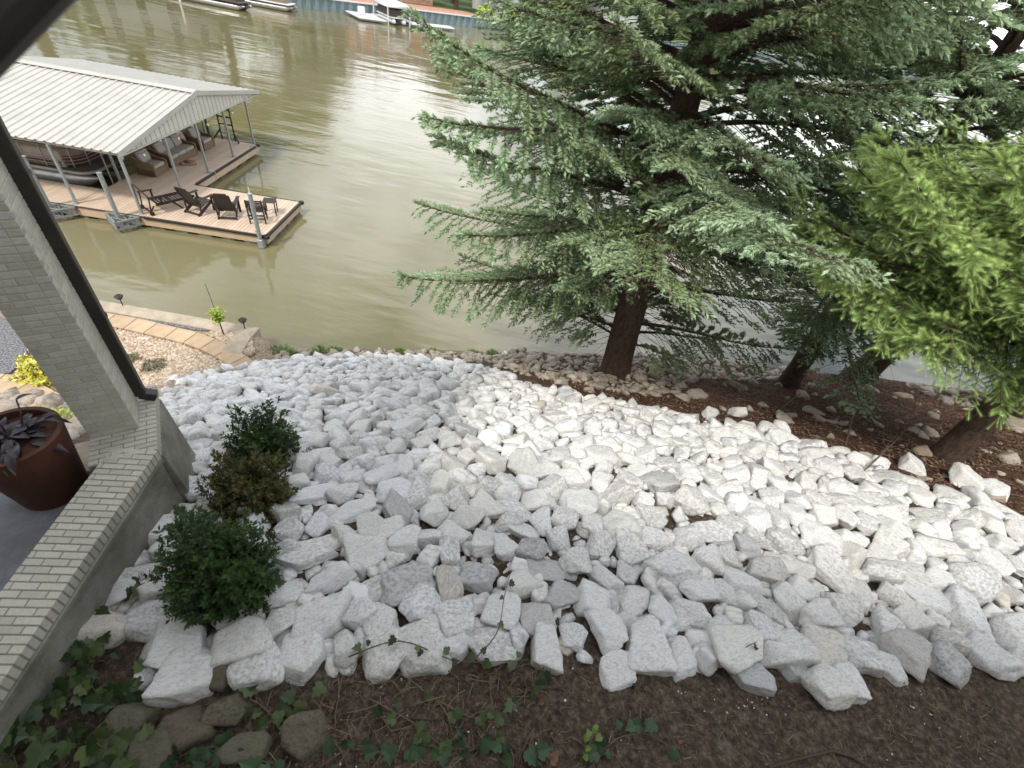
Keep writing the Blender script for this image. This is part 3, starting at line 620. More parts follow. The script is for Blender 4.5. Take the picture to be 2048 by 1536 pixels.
# ------------------------------------------------------------------ wall, pillar, patio
CAPZ = 5.05
cap_dir = Vector((WALL_M[0] - WALL_C[0], WALL_M[1] - WALL_C[1], 0)).normalized()
def cappt(x, y, z=CAPZ): return Vector(on_z(x, y, z))
runA = [Vector((WALL_C[0], WALL_C[1], 0)), Vector((WALL_M[0], WALL_M[1], 0)), Vector((-3.20, 0.42, 0)), Vector((-2.85, -1.6, 0))]
wall = empty('parapet_wall', (WALL_C[0], WALL_C[1], 4.3), 'low concrete wall with a cream brick cap running down the left side', 'wall')
inv = Matrix.Translation((-WALL_C[0], -WALL_C[1], -4.3))
capw = 0.46
bk = MB(); mo = MB(); con = MB()
def along(path, s):
    for a, b in zip(path[:-1], path[1:]):
        l = (b - a).length
        if s <= l: return a + (b - a) * (s / l), (b - a).normalized()
        s -= l
    return path[-1], (path[-1] - path[-2]).normalized()
total = sum((b - a).length for a, b in zip(runA[:-1], runA[1:]))
course = 0.0685; s_ = 0.0; k = 0
sk = Vector((0.30, 0.26, 0))           # courses lie square to the wall
while s_ < total - course:
    p, d = along(runA, s_ + course / 2); perp = Vector((d.y, -d.x, 0))            # points outwards / inwards
    if perp.x > 0: perp = -perp                                                    # towards the patio
    rot = Matrix((perp, -d, Vector((0, 0, 1)))).transposed()
    cuts = [0, 0.15 + 0.145 * (k % 2), capw] if k % 3 else [0, capw * 0.62, capw]
    if k % 2: cuts = [0, capw * 0.36, capw]
    cuts = [0] + ([0.205, 0.41] if k % 2 else [0.10, 0.305]) + [capw]
    for a, b in zip(cuts[:-1], cuts[1:]):
        if b - a < 0.03: continue
        c = p + perp * ((a + b) / 2); hh = 0.135
        bk.box((c.x, c.y, CAPZ - hh / 2 + random.uniform(-.002, .002)), (b - a - 0.010, course - 0.011, hh), rot, tone=random.random())
    s_ += course; k += 1
mo_poly = []
for sgn in (0, 1):
    ps = []
    for q in np.linspace(0, total, 24):
        p, d = along(runA, q); perp = Vector((d.y, -d.x, 0)); perp = -perp if perp.x > 0 else perp
        ps.append(p + perp * (0.006 if sgn == 0 else capw - 0.006))
    mo_poly.append(ps)
outline = [(p.x, p.y) for p in mo_poly[0]] + [(p.x, p.y) for p in reversed(mo_poly[1])]
mo.prism(outline, CAPZ - 0.133, CAPZ - 0.007)
# side run that carries the pillar
perp0 = Vector((cap_dir.y, -cap_dir.x, 0)); perp0 = -perp0 if perp0.x > 0 else perp0
FLp, FRp = cappt(190, 882), cappt(279, 857); sd = Vector((-0.60, 0.80, 0)); fd = Vector((0.80, 0.60, 0))
FLp = FRp - fd * 0.42
cE = Vector((WALL_C[0], WALL_C[1], 0)); kk = 0; s_ = 0.012
rotS = Matrix((fd, sd, Vector((0, 0, 1)))).transposed()
while s_ < 1.05:
    base = cE + sd * (s_ + course / 2); L0 = 0.40 if s_ < 0.5 else 0.30
    for a, b in (((0, 0.205), (0.205, 0.41), (0.41, 0.60)) if kk % 2 else ((0, 0.10), (0.10, 0.305), (0.305, 0.51), (0.51, 0.60))):
        c = base - fd * ((a + b) / 2)
        bk.box((c.x, c.y, CAPZ - 0.0675), (b - a - 0.010, course - 0.011, 0.135), rotS, tone=random.random())
    s_ += course; kk += 1
q0 = cE - fd * 0.006; q1 = cE + sd * 1.05 - fd * 0.006; q2 = q1 - fd * 0.585; q3 = q0 - fd * 0.585
mo.prism([(q.x, q.y) for q in (q0, q1, q2, q3)], CAPZ - 0.131, CAPZ - 0.008)
cb_ = bk.build('brick_cap', M['brick'], wall, bevel=0.004, tf=inv)
mo.build('mortar', M['mortar'], cb_)
bpy.data.objects[cb_.children[0].name].matrix_parent_inverse = Matrix()
cb_.children[0].location = (-WALL_C[0], -WALL_C[1], -4.3)
# concrete body: under the cap, slightly set back with a thin lip
def offset_path(o_): 
    out = []
    for q in np.linspace(0, total, 16):
        p, d = along(runA, q); perp = Vector((d.y, -d.x, 0)); perp = -perp if perp.x > 0 else perp; out.append(p + perp * o_)
    return out
oa, ob = offset_path(0.035), offset_path(capw - 0.03)
con.prism([(p.x, p.y) for p in oa] + [(p.x, p.y) for p in reversed(ob)], 3.3, CAPZ - 0.137)
lip = offset_path(-0.012); lb_ = offset_path(0.05)
con.prism([(p.x, p.y) for p in lip] + [(p.x, p.y) for p in reversed(lb_)], CAPZ - 0.20, CAPZ - 0.139)
q0 = cE - fd * 0.04 + sd * 0.01; q1 = cE + sd * 1.02 - fd * 0.04; q2 = q1 - fd * 0.5; q3 = q0 - fd * 0.5
con.prism([(q.x, q.y) for q in (q0, q1, q2, q3)], 1.0, CAPZ - 0.136)
# splayed footing beside the corner
f0 = cE + sd * 0.05; f1 = cE + sd * 1.0
con.add([(f0.x, f0.y, CAPZ - 0.15), (f1.x, f1.y, CAPZ - 0.15), (f1.x + fd.x * 0.10, f1.y + fd.y * 0.10, 3.2), (f0.x + fd.x * 0.08, f0.y + fd.y * 0.08, 3.6),
         (f0.x - fd.x * .3, f0.y - fd.y * .3, CAPZ - 0.15), (f1.x - fd.x * .3, f1.y - fd.y * .3, CAPZ - 0.15), (f1.x - fd.x * .3, f1.y - fd.y * .3, 3.2), (f0.x - fd.x * .3, f0.y - fd.y * .3, 3.6)],
        [(0, 3, 2, 1), (4, 5, 6, 7), (0, 1, 5, 4), (3, 7, 6, 2), (0, 4, 7, 3), (1, 2, 6, 5)])
con.build('concrete_body', M['concrete'], wall, bevel=0.01, tf=inv)

# brick pillar
PZ1 = 11.25
pil = empty('brick_pillar', (FRp.x, FRp.y, CAPZ), 'tall painted brick pillar standing on the wall cap', 'pillar')
invp = Matrix.Translation((-FRp.x, -FRp.y, -CAPZ)); bk = MB(); mo = MB(); PW = 0.42
z = CAPZ + 0.004; k = 0
while z < PZ1:
    hh = course
    for (o_, d_, nn) in ((FLp, fd, -sd), (FRp, sd, fd), (FRp + sd * PW, -fd, sd), (FLp + sd * PW, -sd, -fd)):
        cuts = [0, 0.205, PW - 0.095] if k % 2 else [0, 0.10, PW - 0.095]
        cuts = [c_ + 0.0 for c_ in cuts]
        for a, b in zip(cuts[:-1], cuts[1:]):
            c = o_ + d_ * ((a + b) / 2) - nn * 0.048
            rot = Matrix((d_, nn, Vector((0, 0, 1)))).transposed()
            bk.box((c.x, c.y, z + hh / 2), (b - a - 0.010, 0.095, hh - 0.010), rot, tone=random.random())
        c = o_ + d_ * (PW - 0.0475) - nn * 0.048
        bk.box((c.x, c.y, z + hh / 2), (0.094, 0.0945, hh - 0.0105), rot, tone=random.random())
    z += hh; k += 1
for a in (1,):
    c = FLp + fd * PW / 2 + sd * PW / 2; rot = Matrix((fd, sd, Vector((0, 0, 1)))).transposed()
    mo.box((c.x, c.y, (CAPZ + PZ1) / 2), (PW - 0.010, PW - 0.010, PZ1 - CAPZ), rot)
bb = bk.build('brick_face', M['brick'], pil, bevel=0.003, tf=invp); mo.build('mortar_core', M['pillar_mortar'], pil, tf=invp)

# downspout beside the pillar, elbow at the foot, gutter overhead
dc = FRp + sd * 0.46 + fd * 0.035; dc.z = 0
ds = empty('downspout', (dc.x, dc.y, CAPZ), 'dark brown downspout running down beside the brick pillar', 'downspout'); dtf = Matrix.Translation((-dc.x, -dc.y, -CAPZ))
mb = MB(); mb.beam(dc + Vector((0, 0, CAPZ + 0.10)), dc + Vector((0, 0, 9.2)), 0.11, 0.135, up=fd); mb.build('pipe', M['dark_pipe'], ds, bevel=0.018, seg=3, tf=dtf)
mb = MB(); e0 = dc + Vector((0, 0, CAPZ + 0.12)); mb.beam(e0, e0 + fd * 0.14 + Vector((0, 0, -0.09)), 0.115, 0.10); mb.build('elbow', M['dark_pipe'], ds, bevel=0.015, seg=3, tf=dtf)
for zz in (6.2, 7.6):
    mb = MB(); mb.beam(dc + Vector((0, 0, zz)), dc + Vector((0, 0, zz + 0.04)), 0.118, 0.143, up=fd); mb.build('strap', M['dark_pipe'], ds, tf=dtf)
g0 = Vector(EYE + ray(345, -490) * 1.5); g1 = Vector(EYE + ray(-425, 325) * 1.7)
gt = empty('roof_gutter', g1, 'dark end of the roof gutter in the top left corner', 'gutter'); gtf = Matrix.Translation(-g1)
mb = MB(); mb.beam(g0, g1, 0.22, 0.22); mb.build('trough', M['dark_pipe'], gt, bevel=0.05, seg=4, tf=gtf)
mb = MB(); gd = (g1 - g0).normalized(); mb.beam(g1 + gd * 0.002, g1 + gd * 0.012, 0.18, 0.18); mb.build('end_cap', M['dark_pipe'], gt, bevel=0.004, tf=gtf)

# patio floor and the house behind the photographer
pf = MB(); pin = offset_path(capw - 0.005)
pf.prism([(p.x, p.y) for p in pin] + [(-9.5, -1.6), (-8.6, 2.0), (-6.1, 2.72), (-5.2, 2.76), (-4.6, 2.76), (-4.3, 2.62)], 3.2, 4.42)
tag(pf.build('patio_floor', M['patio']), kind='structure')
hs = empty('house', (0, -2.2, 4), 'unseen house wall and roof edge above the patio, shaped to shade the foreground', 'house')
mb = MB(); mb.box((3, -2.7, 8.0), (30, 0.6, 9.0)); mb.build('wall', M['brick'], hs, tf=Matrix.Translation((0, 2.2, -4)))  # out of view, included for its shade and bounce light
mb = MB(); mb.prism([(-11, -2.4), (-11, 3.2), (-4.9, 3.6), (-3.6, 2.9), (-2.9, -0.6), (1, -0.9), (16, -1.2), (16, -2.4)], 11.3, 11.5); mb.build('shade_roof', M['white'], hs, tf=Matrix.Translation((0, 2.2, -4)))  # unseen roof, outline set to place the foreground shade, white for bounce
# stair notch beside the pillar
mb = MB(); nq = on_z(195, 915, 4.6); mb.box((nq[0] - 0.12, nq[1] + 0.1, 4.47), (0.55, 0.5, 0.1), Matrix.Rotation(R(37), 3, 'Z'))
tag(mb.build('wall_step', M['seawall'], bevel=0.01), 'small brown step set into the corner between cap and pillar', 'step')

# ------------------------------------------------------------------ planter with purple plant
pc = Vector(on_z(18, 872, 5.32)); pc.z = 4.42
pot = empty('planter', pc, 'big terracotta planter on the patio holding a dark purple plant', 'planter')
mb = MB(); mb.lathe((0, 0, 0), [(0.27, 0), (0.29, 0.02), (0.36, 0.55), (0.40, 0.84), (0.405, 0.90), (0.36, 0.90), (0.35, 0.83)], 48); mb.build('pot', M['terracotta'], pot, smooth=True)
mb = MB(); mb.lathe((0, 0, 0), [(0.02, 0.80), (0.345, 0.80), (0.34, 0.815), (0.02, 0.84)], 24); mb.build('soil', M['soil'], pot)
def leaf_mesh(mb, base, d, L, wd, curl=0.4, n=4, tone=0.0, up=(0, 0, 1)):
    x, y, d = frame(d, up); vs = []; base = Vector(base)
    for i_ in range(n + 1):
        t = i_ / n; w_ = wd * math.sin(math.pi * min(1, 0.08 + t * 0.92)) ** 0.7 if i_ < n else 0.001
        c = base + d * (L * t) - y * 0 + Vector((0, 0, -curl * L * t * t))
        vs += [c - x * w_ / 2 + Vector((0, 0, w_ * 0.18)), c, c + x * w_ / 2 + Vector((0, 0, w_ * 0.18))]
    fs = []
    for i_ in range(n): b = i_ * 3; fs += [(b, b + 1, b + 4, b + 3), (b + 1, b + 2, b + 5, b + 4)]
    mb.add(vs, fs, tone)
pl = empty('purple_plant', pc + Vector((0, 0, 0.83)), 'dark purple broad-leaved plant growing in the terracotta planter', 'plant')
mb = MB(); rr = random.Random(3)
for k in range(46):
    a = rr.uniform(0, 6.28); r0 = rr.uniform(0, 0.24); el = rr.uniform(-0.05, 0.7)
    leaf_mesh(mb, (r0 * math.cos(a), r0 * math.sin(a), rr.uniform(0.0, 0.08)), (math.cos(a) * math.cos(el), math.sin(a) * math.cos(el), math.sin(el)), rr.uniform(0.15, 0.30), rr.uniform(0.07, 0.12), 0.5)
mb.build('leaves', M['purple'], pl, smooth=True)
mb = MB()
for k in range(7):
    a = rr.uniform(0, 6.28); q = [(0.1 * math.cos(a), 0.1 * math.sin(a), 0), (0.2 * math.cos(a), 0.2 * math.sin(a), 0.2), (0.32 * math.cos(a + .3), 0.30 * math.sin(a + .3), 0.27 if k % 2 else 0.16)]
    mb.tube(q, 0.008, 5); leaf_mesh(mb, q[-1], (math.cos(a), math.sin(a), 0.1), 0.18, 0.06, 0.6)
mb.build('stems', M['purple'], pl, smooth=True)


# ------------------------------------------------------------------ terrace by the water
def TP(x, y, z=0.75): return Vector(on_z(x, y, z))
sw = empty('seawall', TP(400, 640), 'low concrete seawall with a tan top along the water on the left', 'seawall'); stf = Matrix.Translation(-sw.location)
swd = (TP(527, 662) - TP(180, 602)).normalized(); swn = Vector((-swd.y, swd.x, 0))
se = TP(520, 658)
mb = MB(); a0 = se - swd * 40; mb.prism([tuple((a0 + swn * 0.0)[:2]), tuple((se)[:2]), tuple((se - swn * 0.42)[:2]), tuple((a0 - swn * 0.42)[:2])], -1.5, 0.80)
mb.build('cap', M['seawall'], sw, bevel=0.015, tf=stf)
mb = MB(); b0 = se - swn * 0.43; mb.prism([tuple((b0)[:2]), tuple((b0 - swd * 0.45)[:2]), tuple((b0 - swd * 0.40 - swn * 0.85)[:2]), tuple((b0 + swd * 0.12 - swn * 0.80)[:2])], -0.4, 0.83)
mb.build('return_wall', M['seawall'], sw, bevel=0.015, tf=stf)
# strip of grey gravel
def sheet(name, px, material, z, kind='structure', label=None, cat=None):
    mb = MB(); P = [TP(*q, z) for q in px]; mb.prism([(p.x, p.y) for p in P], z - 0.05, z); o = mb.build(name, material); return tag(o, label, cat, kind=kind)
sheet('grey_gravel_strip', [(60, 585), (190, 605), (300, 622), (400, 642), (450, 655), (425, 662), (380, 658), (300, 642), (190, 628), (60, 605)], M['gravel'], 0.76)
sheet('grey_gravel_circle', [(-60, 610), (20, 640), (50, 680), (55, 712), (20, 745), (-60, 760), (-160, 700)], M['gravel'], 0.77)
edge_o = [(150, 617), (205, 628), (275, 640), (340, 655), (400, 670), (450, 690), (490, 713), (521, 736)]
def smooth_path(P, n):
    P = np.array([p[:2] for p in P]); d = np.r_[0, np.cumsum(np.linalg.norm(np.diff(P, axis=0), axis=1))]
    # Catmull-Rom resample
    out = []
    for s in np.linspace(0, d[-1], n):
        i = min(max(np.searchsorted(d, s) - 1, 0), len(P) - 2); t = (s - d[i]) / (d[i + 1] - d[i])
        p0 = P[max(i - 1, 0)]; p1 = P[i]; p2 = P[i + 1]; p3 = P[min(i + 2, len(P) - 1)]
        out.append(0.5 * ((2 * p1) + (-p0 + p2) * t + (2 * p0 - 5 * p1 + 4 * p2 - p3) * t * t + (-p0 + 3 * p1 - 3 * p2 + p3) * t ** 3))
    return np.array(out)
def pavers(path, width, side, label, group):
    k = len(path)
    for i in range(0, k - 4, 4):
        seg = path[i:i + 5]; pts = []
        for side_ in (0, 1):
            row = []
            for j in range(5):
                a = path[min(i + j + 1, k - 1)] - path[max(i + j - 1, 0)]; a = a / np.linalg.norm(a); nrm = np.array([-a[1], a[0]]) * side
                q = seg[j] + nrm * width * side_
                if j == 0: q = q + a * 0.008
                if j == 4: q = q - a * 0.008
                row.append(q)
            pts.append(row)
        c = seg[2]; poly = [(p[0] - c[0], p[1] - c[1]) for p in pts[0]] + [(p[0] - c[0], p[1] - c[1]) for p in reversed(pts[1])]
        mb = MB(); mb.prism(poly, -0.07, 0.085); o = mb.build('edging_paver', M['paver'], bevel=0.008); o.location = (c[0], c[1], 0.74)
        tag(o, label % ORD[i // 4], 'paver', group)
ORD = ['first', 'second', 'third', 'fourth', 'fifth', 'sixth', 'seventh', 'eighth', 'ninth', 'tenth', 'eleventh', 'twelfth']
pavers(smooth_path([TP(*q) for q in edge_o][::-1], 41), 0.50, 1, 'tan edging paver, %s one counted from the white rocks along the curve', 'tan pavers edging the gravel strip')
pavers(smooth_path([TP(*q) for q in [(-60, 755), (10, 752), (60, 762), (110, 785), (150, 812)]], 17), 0.55, -1, 'sandy edging paver behind the planter, %s one from the left edge', 'sandy pavers behind the planter')
# pebbles
bed = [TP(*q)[:2] for q in [(150, 640), (212, 655), (300, 675), (370, 692), (440, 722), (482, 742), (400, 752), (345, 780), (300, 830), (200, 800), (110, 765), (60, 700), (60, 640)]]
bed2 = [TP(*q)[:2] for q in [(415, 668), (440, 655), (500, 668), (508, 705), (500, 712), (455, 688)]]
bed3 = [TP(*q)[:2] for q in [(-20, 800), (60, 800), (140, 815), (220, 900), (180, 960), (60, 960), (-20, 900)]]
def pebbles(poly, n, ra, rb):
    lo2, hi2 = np.min(poly, 0), np.max(poly, 0); C_ = rng.uniform(lo2, hi2, (n, 2)); C_ = C_[inpoly(C_, poly)]; k = len(C_); r_ = rng.uniform(ra, rb, k)
    return (np.stack([C_[:, 0], C_[:, 1], np.maximum(gz(C_[:, 0], C_[:, 1]), 0.74) + rng.uniform(0, 0.03, k)], 1), np.stack([r_ * 1.3, r_, r_ * 0.75], 1), rotmats(rng.uniform(0, 6.28, k), rng.normal(0, .3, k), rng.normal(0, .3, k)))
merge_stuff('pebble_bed', [(PEB, *pebbles(bed, 26000, 0.028, 0.052)), (PEB, *pebbles(bed2, 3600, 0.028, 0.052))], M['pebble'], 'tan and cream pebbles of the planting bed', 'pebbles')
merge_stuff('lower_bed_stones', [(FAR, *pebbles(bed3, 420, 0.09, 0.24)), (FAR, *pebbles([tuple(TP(*q)[:2]) for q in [(290, 800), (340, 775), (400, 742), (430, 745), (350, 800), (320, 840)]], 260, 0.06, 0.16))], M['old_rock'], 'pale rocks of the bed behind the planter', 'rocks')

# leafy clump generator: many small folded leaves in rosettes
def leaf_clump(name, centre, rx, ry, rz, ntips, leaf, nl, material, parent=None, seed=0, jag=0.25, width=0.45, inner=0.55, fine_up=0.5):
    r = np.random.default_rng(seed); D = r.normal(size=(ntips, 3)); D[:, 2] = np.abs(D[:, 2]) * 0.9 + r.normal(size=ntips) * 0.25
    D /= np.linalg.norm(D, axis=1)[:, None]; rad_ = r.uniform(inner, 1, ntips) ** 0.6 * (1 + jag * (np.sin(D[:, 0] * 5 + seed) * np.cos(D[:, 1] * 6 + D[:, 2] * 4)) + r.normal(0, jag * 0.25, ntips))
    tip = D * rad_[:, None] * np.array([rx, ry, rz]); out = D * 0.8 + np.array([0, 0, fine_up]); out /= np.linalg.norm(out, axis=1)[:, None]
    N_ = ntips * nl; o_ = np.repeat(out, nl, 0); t_ = np.repeat(tip, nl, 0); kk_ = np.tile(np.arange(nl), ntips)
    rv = r.normal(size=(N_, 3)); rv -= o_ * (rv * o_).sum(1)[:, None]; rv /= np.linalg.norm(rv, axis=1)[:, None]
    ld = o_ * r.uniform(0.35, 1.1, (N_, 1)) + rv; ld /= np.linalg.norm(ld, axis=1)[:, None]
    base = t_ - o_ * (leaf * (kk_ % 4) * 0.42)[:, None]; L_ = leaf * r.uniform(0.7, 1.2, N_)
    sd_ = np.cross(ld, o_); sd_ /= np.linalg.norm(sd_, axis=1)[:, None] + 1e-9; up_ = np.cross(sd_, ld)
    w_ = (L_ * width / 2)[:, None]; L_ = L_[:, None]
    v = np.stack([base, base + ld * L_ * .5 - sd_ * w_ + up_ * w_ * .3, base + ld * L_ * .52, base + ld * L_ * .5 + sd_ * w_ + up_ * w_ * .3, base + ld * L_], 1) + np.array(centre) * 0
    F0 = np.array([[0, 2, 1], [0, 3, 2], [1, 2, 4], [2, 3, 4]]); Fc = (F0[None] + (np.arange(N_) * 5)[:, None, None]).reshape(-1, 3)
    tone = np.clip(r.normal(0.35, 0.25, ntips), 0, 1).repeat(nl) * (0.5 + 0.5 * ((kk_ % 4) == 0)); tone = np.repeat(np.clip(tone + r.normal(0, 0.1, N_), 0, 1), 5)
    return link(name, raw_mesh(name, v.reshape(-1, 3), Fc, material, {'tone': tone}), parent)
def stems(mb, n, rx, ry, rz, r0, seed):
    r = random.Random(seed)
    for k in range(n):
        a = r.uniform(0, 6.28); e_ = r.uniform(0.15, 1.0); p = Vector((math.cos(a) * rx * e_ * .8, math.sin(a) * ry * e_ * .8, rz * r.uniform(0.5, 0.9)))
        mb.tube([(p.x * .05, p.y * .05, -0.02), (p.x * .5, p.y * .5, p.z * .55), p], [r0, r0 * .7, r0 * .3], 5)
for k, (cx, by, w, h, m_, lb, gcount) in enumerate(((465, 1205, 215, 345, 'box', 'dark green boxwood shrub nearest the camera, largest of the three', 1150), (508, 1030, 170, 185, 'bronze', 'bronze brown boxwood shrub between the two green ones', 650),
                                      (535, 935, 150, 165, 'box', 'dark green boxwood shrub farthest up the row of three', 620))):
    p = GP(cx, by - 18); d_ = depth(p); rx = w * d_ / FPX / 2; s_ = empty('boxwood_shrub', p, lb, 'shrub', 'boxwood shrubs planted among the white rocks')
    rz = h * d_ / FPX * 0.80
    leaf_clump('foliage', (0, 0, 0), rx * .9, rx * .85, rz, gcount, 0.055 if k == 0 else 0.06, 12, M[m_], s_, seed=11 + k, jag=0.24, inner=0.4)
    leaf_clump('inner_foliage', (0, 0, 0), rx * .6, rx * .6, rz * .7, gcount // 3, 0.06, 10, M[m_], s_, seed=31 + k, jag=0.2)
    mb = MB(); stems(mb, 16, rx * .8, rx * .8, rz * .9, 0.012, k); mb.build('stems', M['twig'], s_)
# terrace plants
def small_plant(px, w, h, m_, label, cat, n=200, leaf=0.07, name='plant', z=None, fine_up=0.5):
    p = TP(*px) if z is None else Vector(on_z(px[0], px[1], z)); d_ = depth(p); s_ = empty(name, p, label, cat)
    rx = w * d_ / FPX / 2; leaf_clump('foliage', (0, 0, 0), rx, rx, h * d_ / FPX, n, leaf, 7, M[m_], s_, seed=int(px[0]), fine_up=fine_up)
    mb = MB(); stems(mb, 8, rx, rx, h * d_ / FPX, 0.008, 3); mb.build('stems', M['twig'], s_)
small_plant((90, 748), 80, 40, 'yellow', 'bright yellow low shrub beside the sandy pavers', 'shrub', 260, 0.10, 'yellow_shrub')
small_plant((150, 885), 110, 85, 'lime', 'lime green shrub showing between planter and pillar', 'shrub', 320, 0.10, 'lime_shrub')
small_plant((258, 722), 40, 14, 'grey_green', 'brownish heather mound in the pebbles beside the pillar', 'plant', 160, 0.05, 'heather')
small_plant((309, 735), 46, 14, 'grey_green', 'grey green heather mound out in the pebbles', 'plant', 160, 0.05, 'heather')
# sapling with a stake
p = TP(448, 672); sp_ = empty('sapling', p, 'young leafy sapling tied to a thin stake by the seawall', 'sapling')
mb = MB(); mb.tube([(0, 0, 0), (-0.02, 0.02, 0.7), (-0.06, 0.05, 1.25)], [.014, .010, .005], 6); mb.build('trunk', M['twig'], sp_)
o = leaf_clump('foliage', (0, 0, 0), .17, .17, .42, 110, 0.10, 4, M['lime'], sp_, seed=5, jag=.4, inner=.1); o.location = (-0.03, 0.03, 0.55)
mb = MB(); mb.tube([(0.03, 0, 0), (-0.12, 0.1, 1.55)], .008, 5); mb.build('stake', M['twig'], sp_)
# solar lights on the seawall
def path_light(px, label, first=None):
    p = TP(*px, 0.80)
    if first is not None: return copy_thing(first, p, None, label)
    r_ = empty('solar_light', p, label, 'path light', 'solar lights along the seawall')
    mb = MB(); mb.tube([(0, 0, 0), (0, 0, 0.2)], .014, 8); mb.build('stake', M['black'], r_)
    mb = MB(); mb.lathe((0, 0, 0.19), [(.03, 0), (.075, .05), (.075, .09)], 16); mb.build('lens', M['glass'], r_)
    mb = MB(); mb.lathe((0, 0, 0.28), [(.10, 0), (.11, .02), (.07, .055), (.01, .06)], 16); mb.build('cap', M['black'], r_, smooth=True)
    return r_
pl1 = path_light((246, 611), 'black solar light on the seawall near the pillar'); path_light((490, 657), 'black solar light on the seawall near the sapling', pl1)
# weeds along the waterline
for k, (cx, cy, w, h) in enumerate(((560, 708, 60, 18), (585, 712, 30, 14), (640, 708, 40, 16), (672, 706, 30, 12), (985, 712, 30, 12), (870, 706, 24, 8), (945, 708, 20, 8), (1030, 710, 20, 8), (800, 706, 24, 7))):
    q = GP(cx, cy); s_ = empty('weed_tuft', q, 'low green weed tuft at the waterline beside the stones', 'weed', 'weed tufts along the waterline')
    rx = w * depth(q) / FPX / 2; leaf_clump('foliage', (0, 0, 0), rx, rx * .6, h * depth(q) / FPX, 70, 0.12, 6, M['weed'], s_, seed=50 + k, width=.22, fine_up=1.2)

# ------------------------------------------------------------------ conifers
def shoot_template(nn, w, core=.42):
    """a twig tip: slim spindle with needles standing off it; z runs along the twig, unit length"""
    V = [(0, 0, 0)] + [(w * core * math.cos(a), w * core * math.sin(a), .55) for a in (0, 2.1, 4.2)] + [(0, 0, 1)]; F_ = [(0, 2, 1), (0, 3, 2), (0, 1, 3), (1, 2, 4), (2, 3, 4), (3, 1, 4)]
    core = len(V)
    for k in range(nn):
        a = k * 2.39996; u = 0.02 + 0.93 * k / nn; b = len(V); nw = 0.019 if nn > 20 else 0.06
        c, s = math.cos(a), math.sin(a); L_ = w * (1.0 - 0.25 * u)
        V += [(-s * nw * .5, c * nw * .5, u), (s * nw * .5, -c * nw * .5, u), (c * L_, s * L_, u + w * (0.75 if nn > 20 else 0.42))]; F_.append((b, b + 1, b + 2))
    V = np.array(V); tip = np.clip(V[:, 2], 0, 1)
    return V, np.array(F_), tip
def build_shoots(name, pos, d, ln, tone, tmpl, material, parent, tipgain=0.35, tippow=1.5):
    V0, F0, tip = tmpl; pos = np.asarray(pos); d = np.asarray(d); ln = np.asarray(ln); tone = np.asarray(tone); n = len(pos)
    d = d / np.linalg.norm(d, axis=1)[:, None]; ref = rng.normal(size=(n, 3)); x = np.cross(d, ref); x /= np.linalg.norm(x, axis=1)[:, None]; y = np.cross(d, x)
    V = pos[:, None] + ln[:, None, None] * (V0[None, :, 0, None] * x[:, None] + V0[None, :, 1, None] * y[:, None] + V0[None, :, 2, None] * d[:, None])
    k = len(V0); Fc = (F0[None] + (np.arange(n) * k)[:, None, None]).reshape(-1, 3)
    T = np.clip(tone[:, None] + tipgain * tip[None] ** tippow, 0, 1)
    return link(name, raw_mesh(name, V.reshape(-1, 3), Fc, material, {'tone': T.ravel()}), parent)
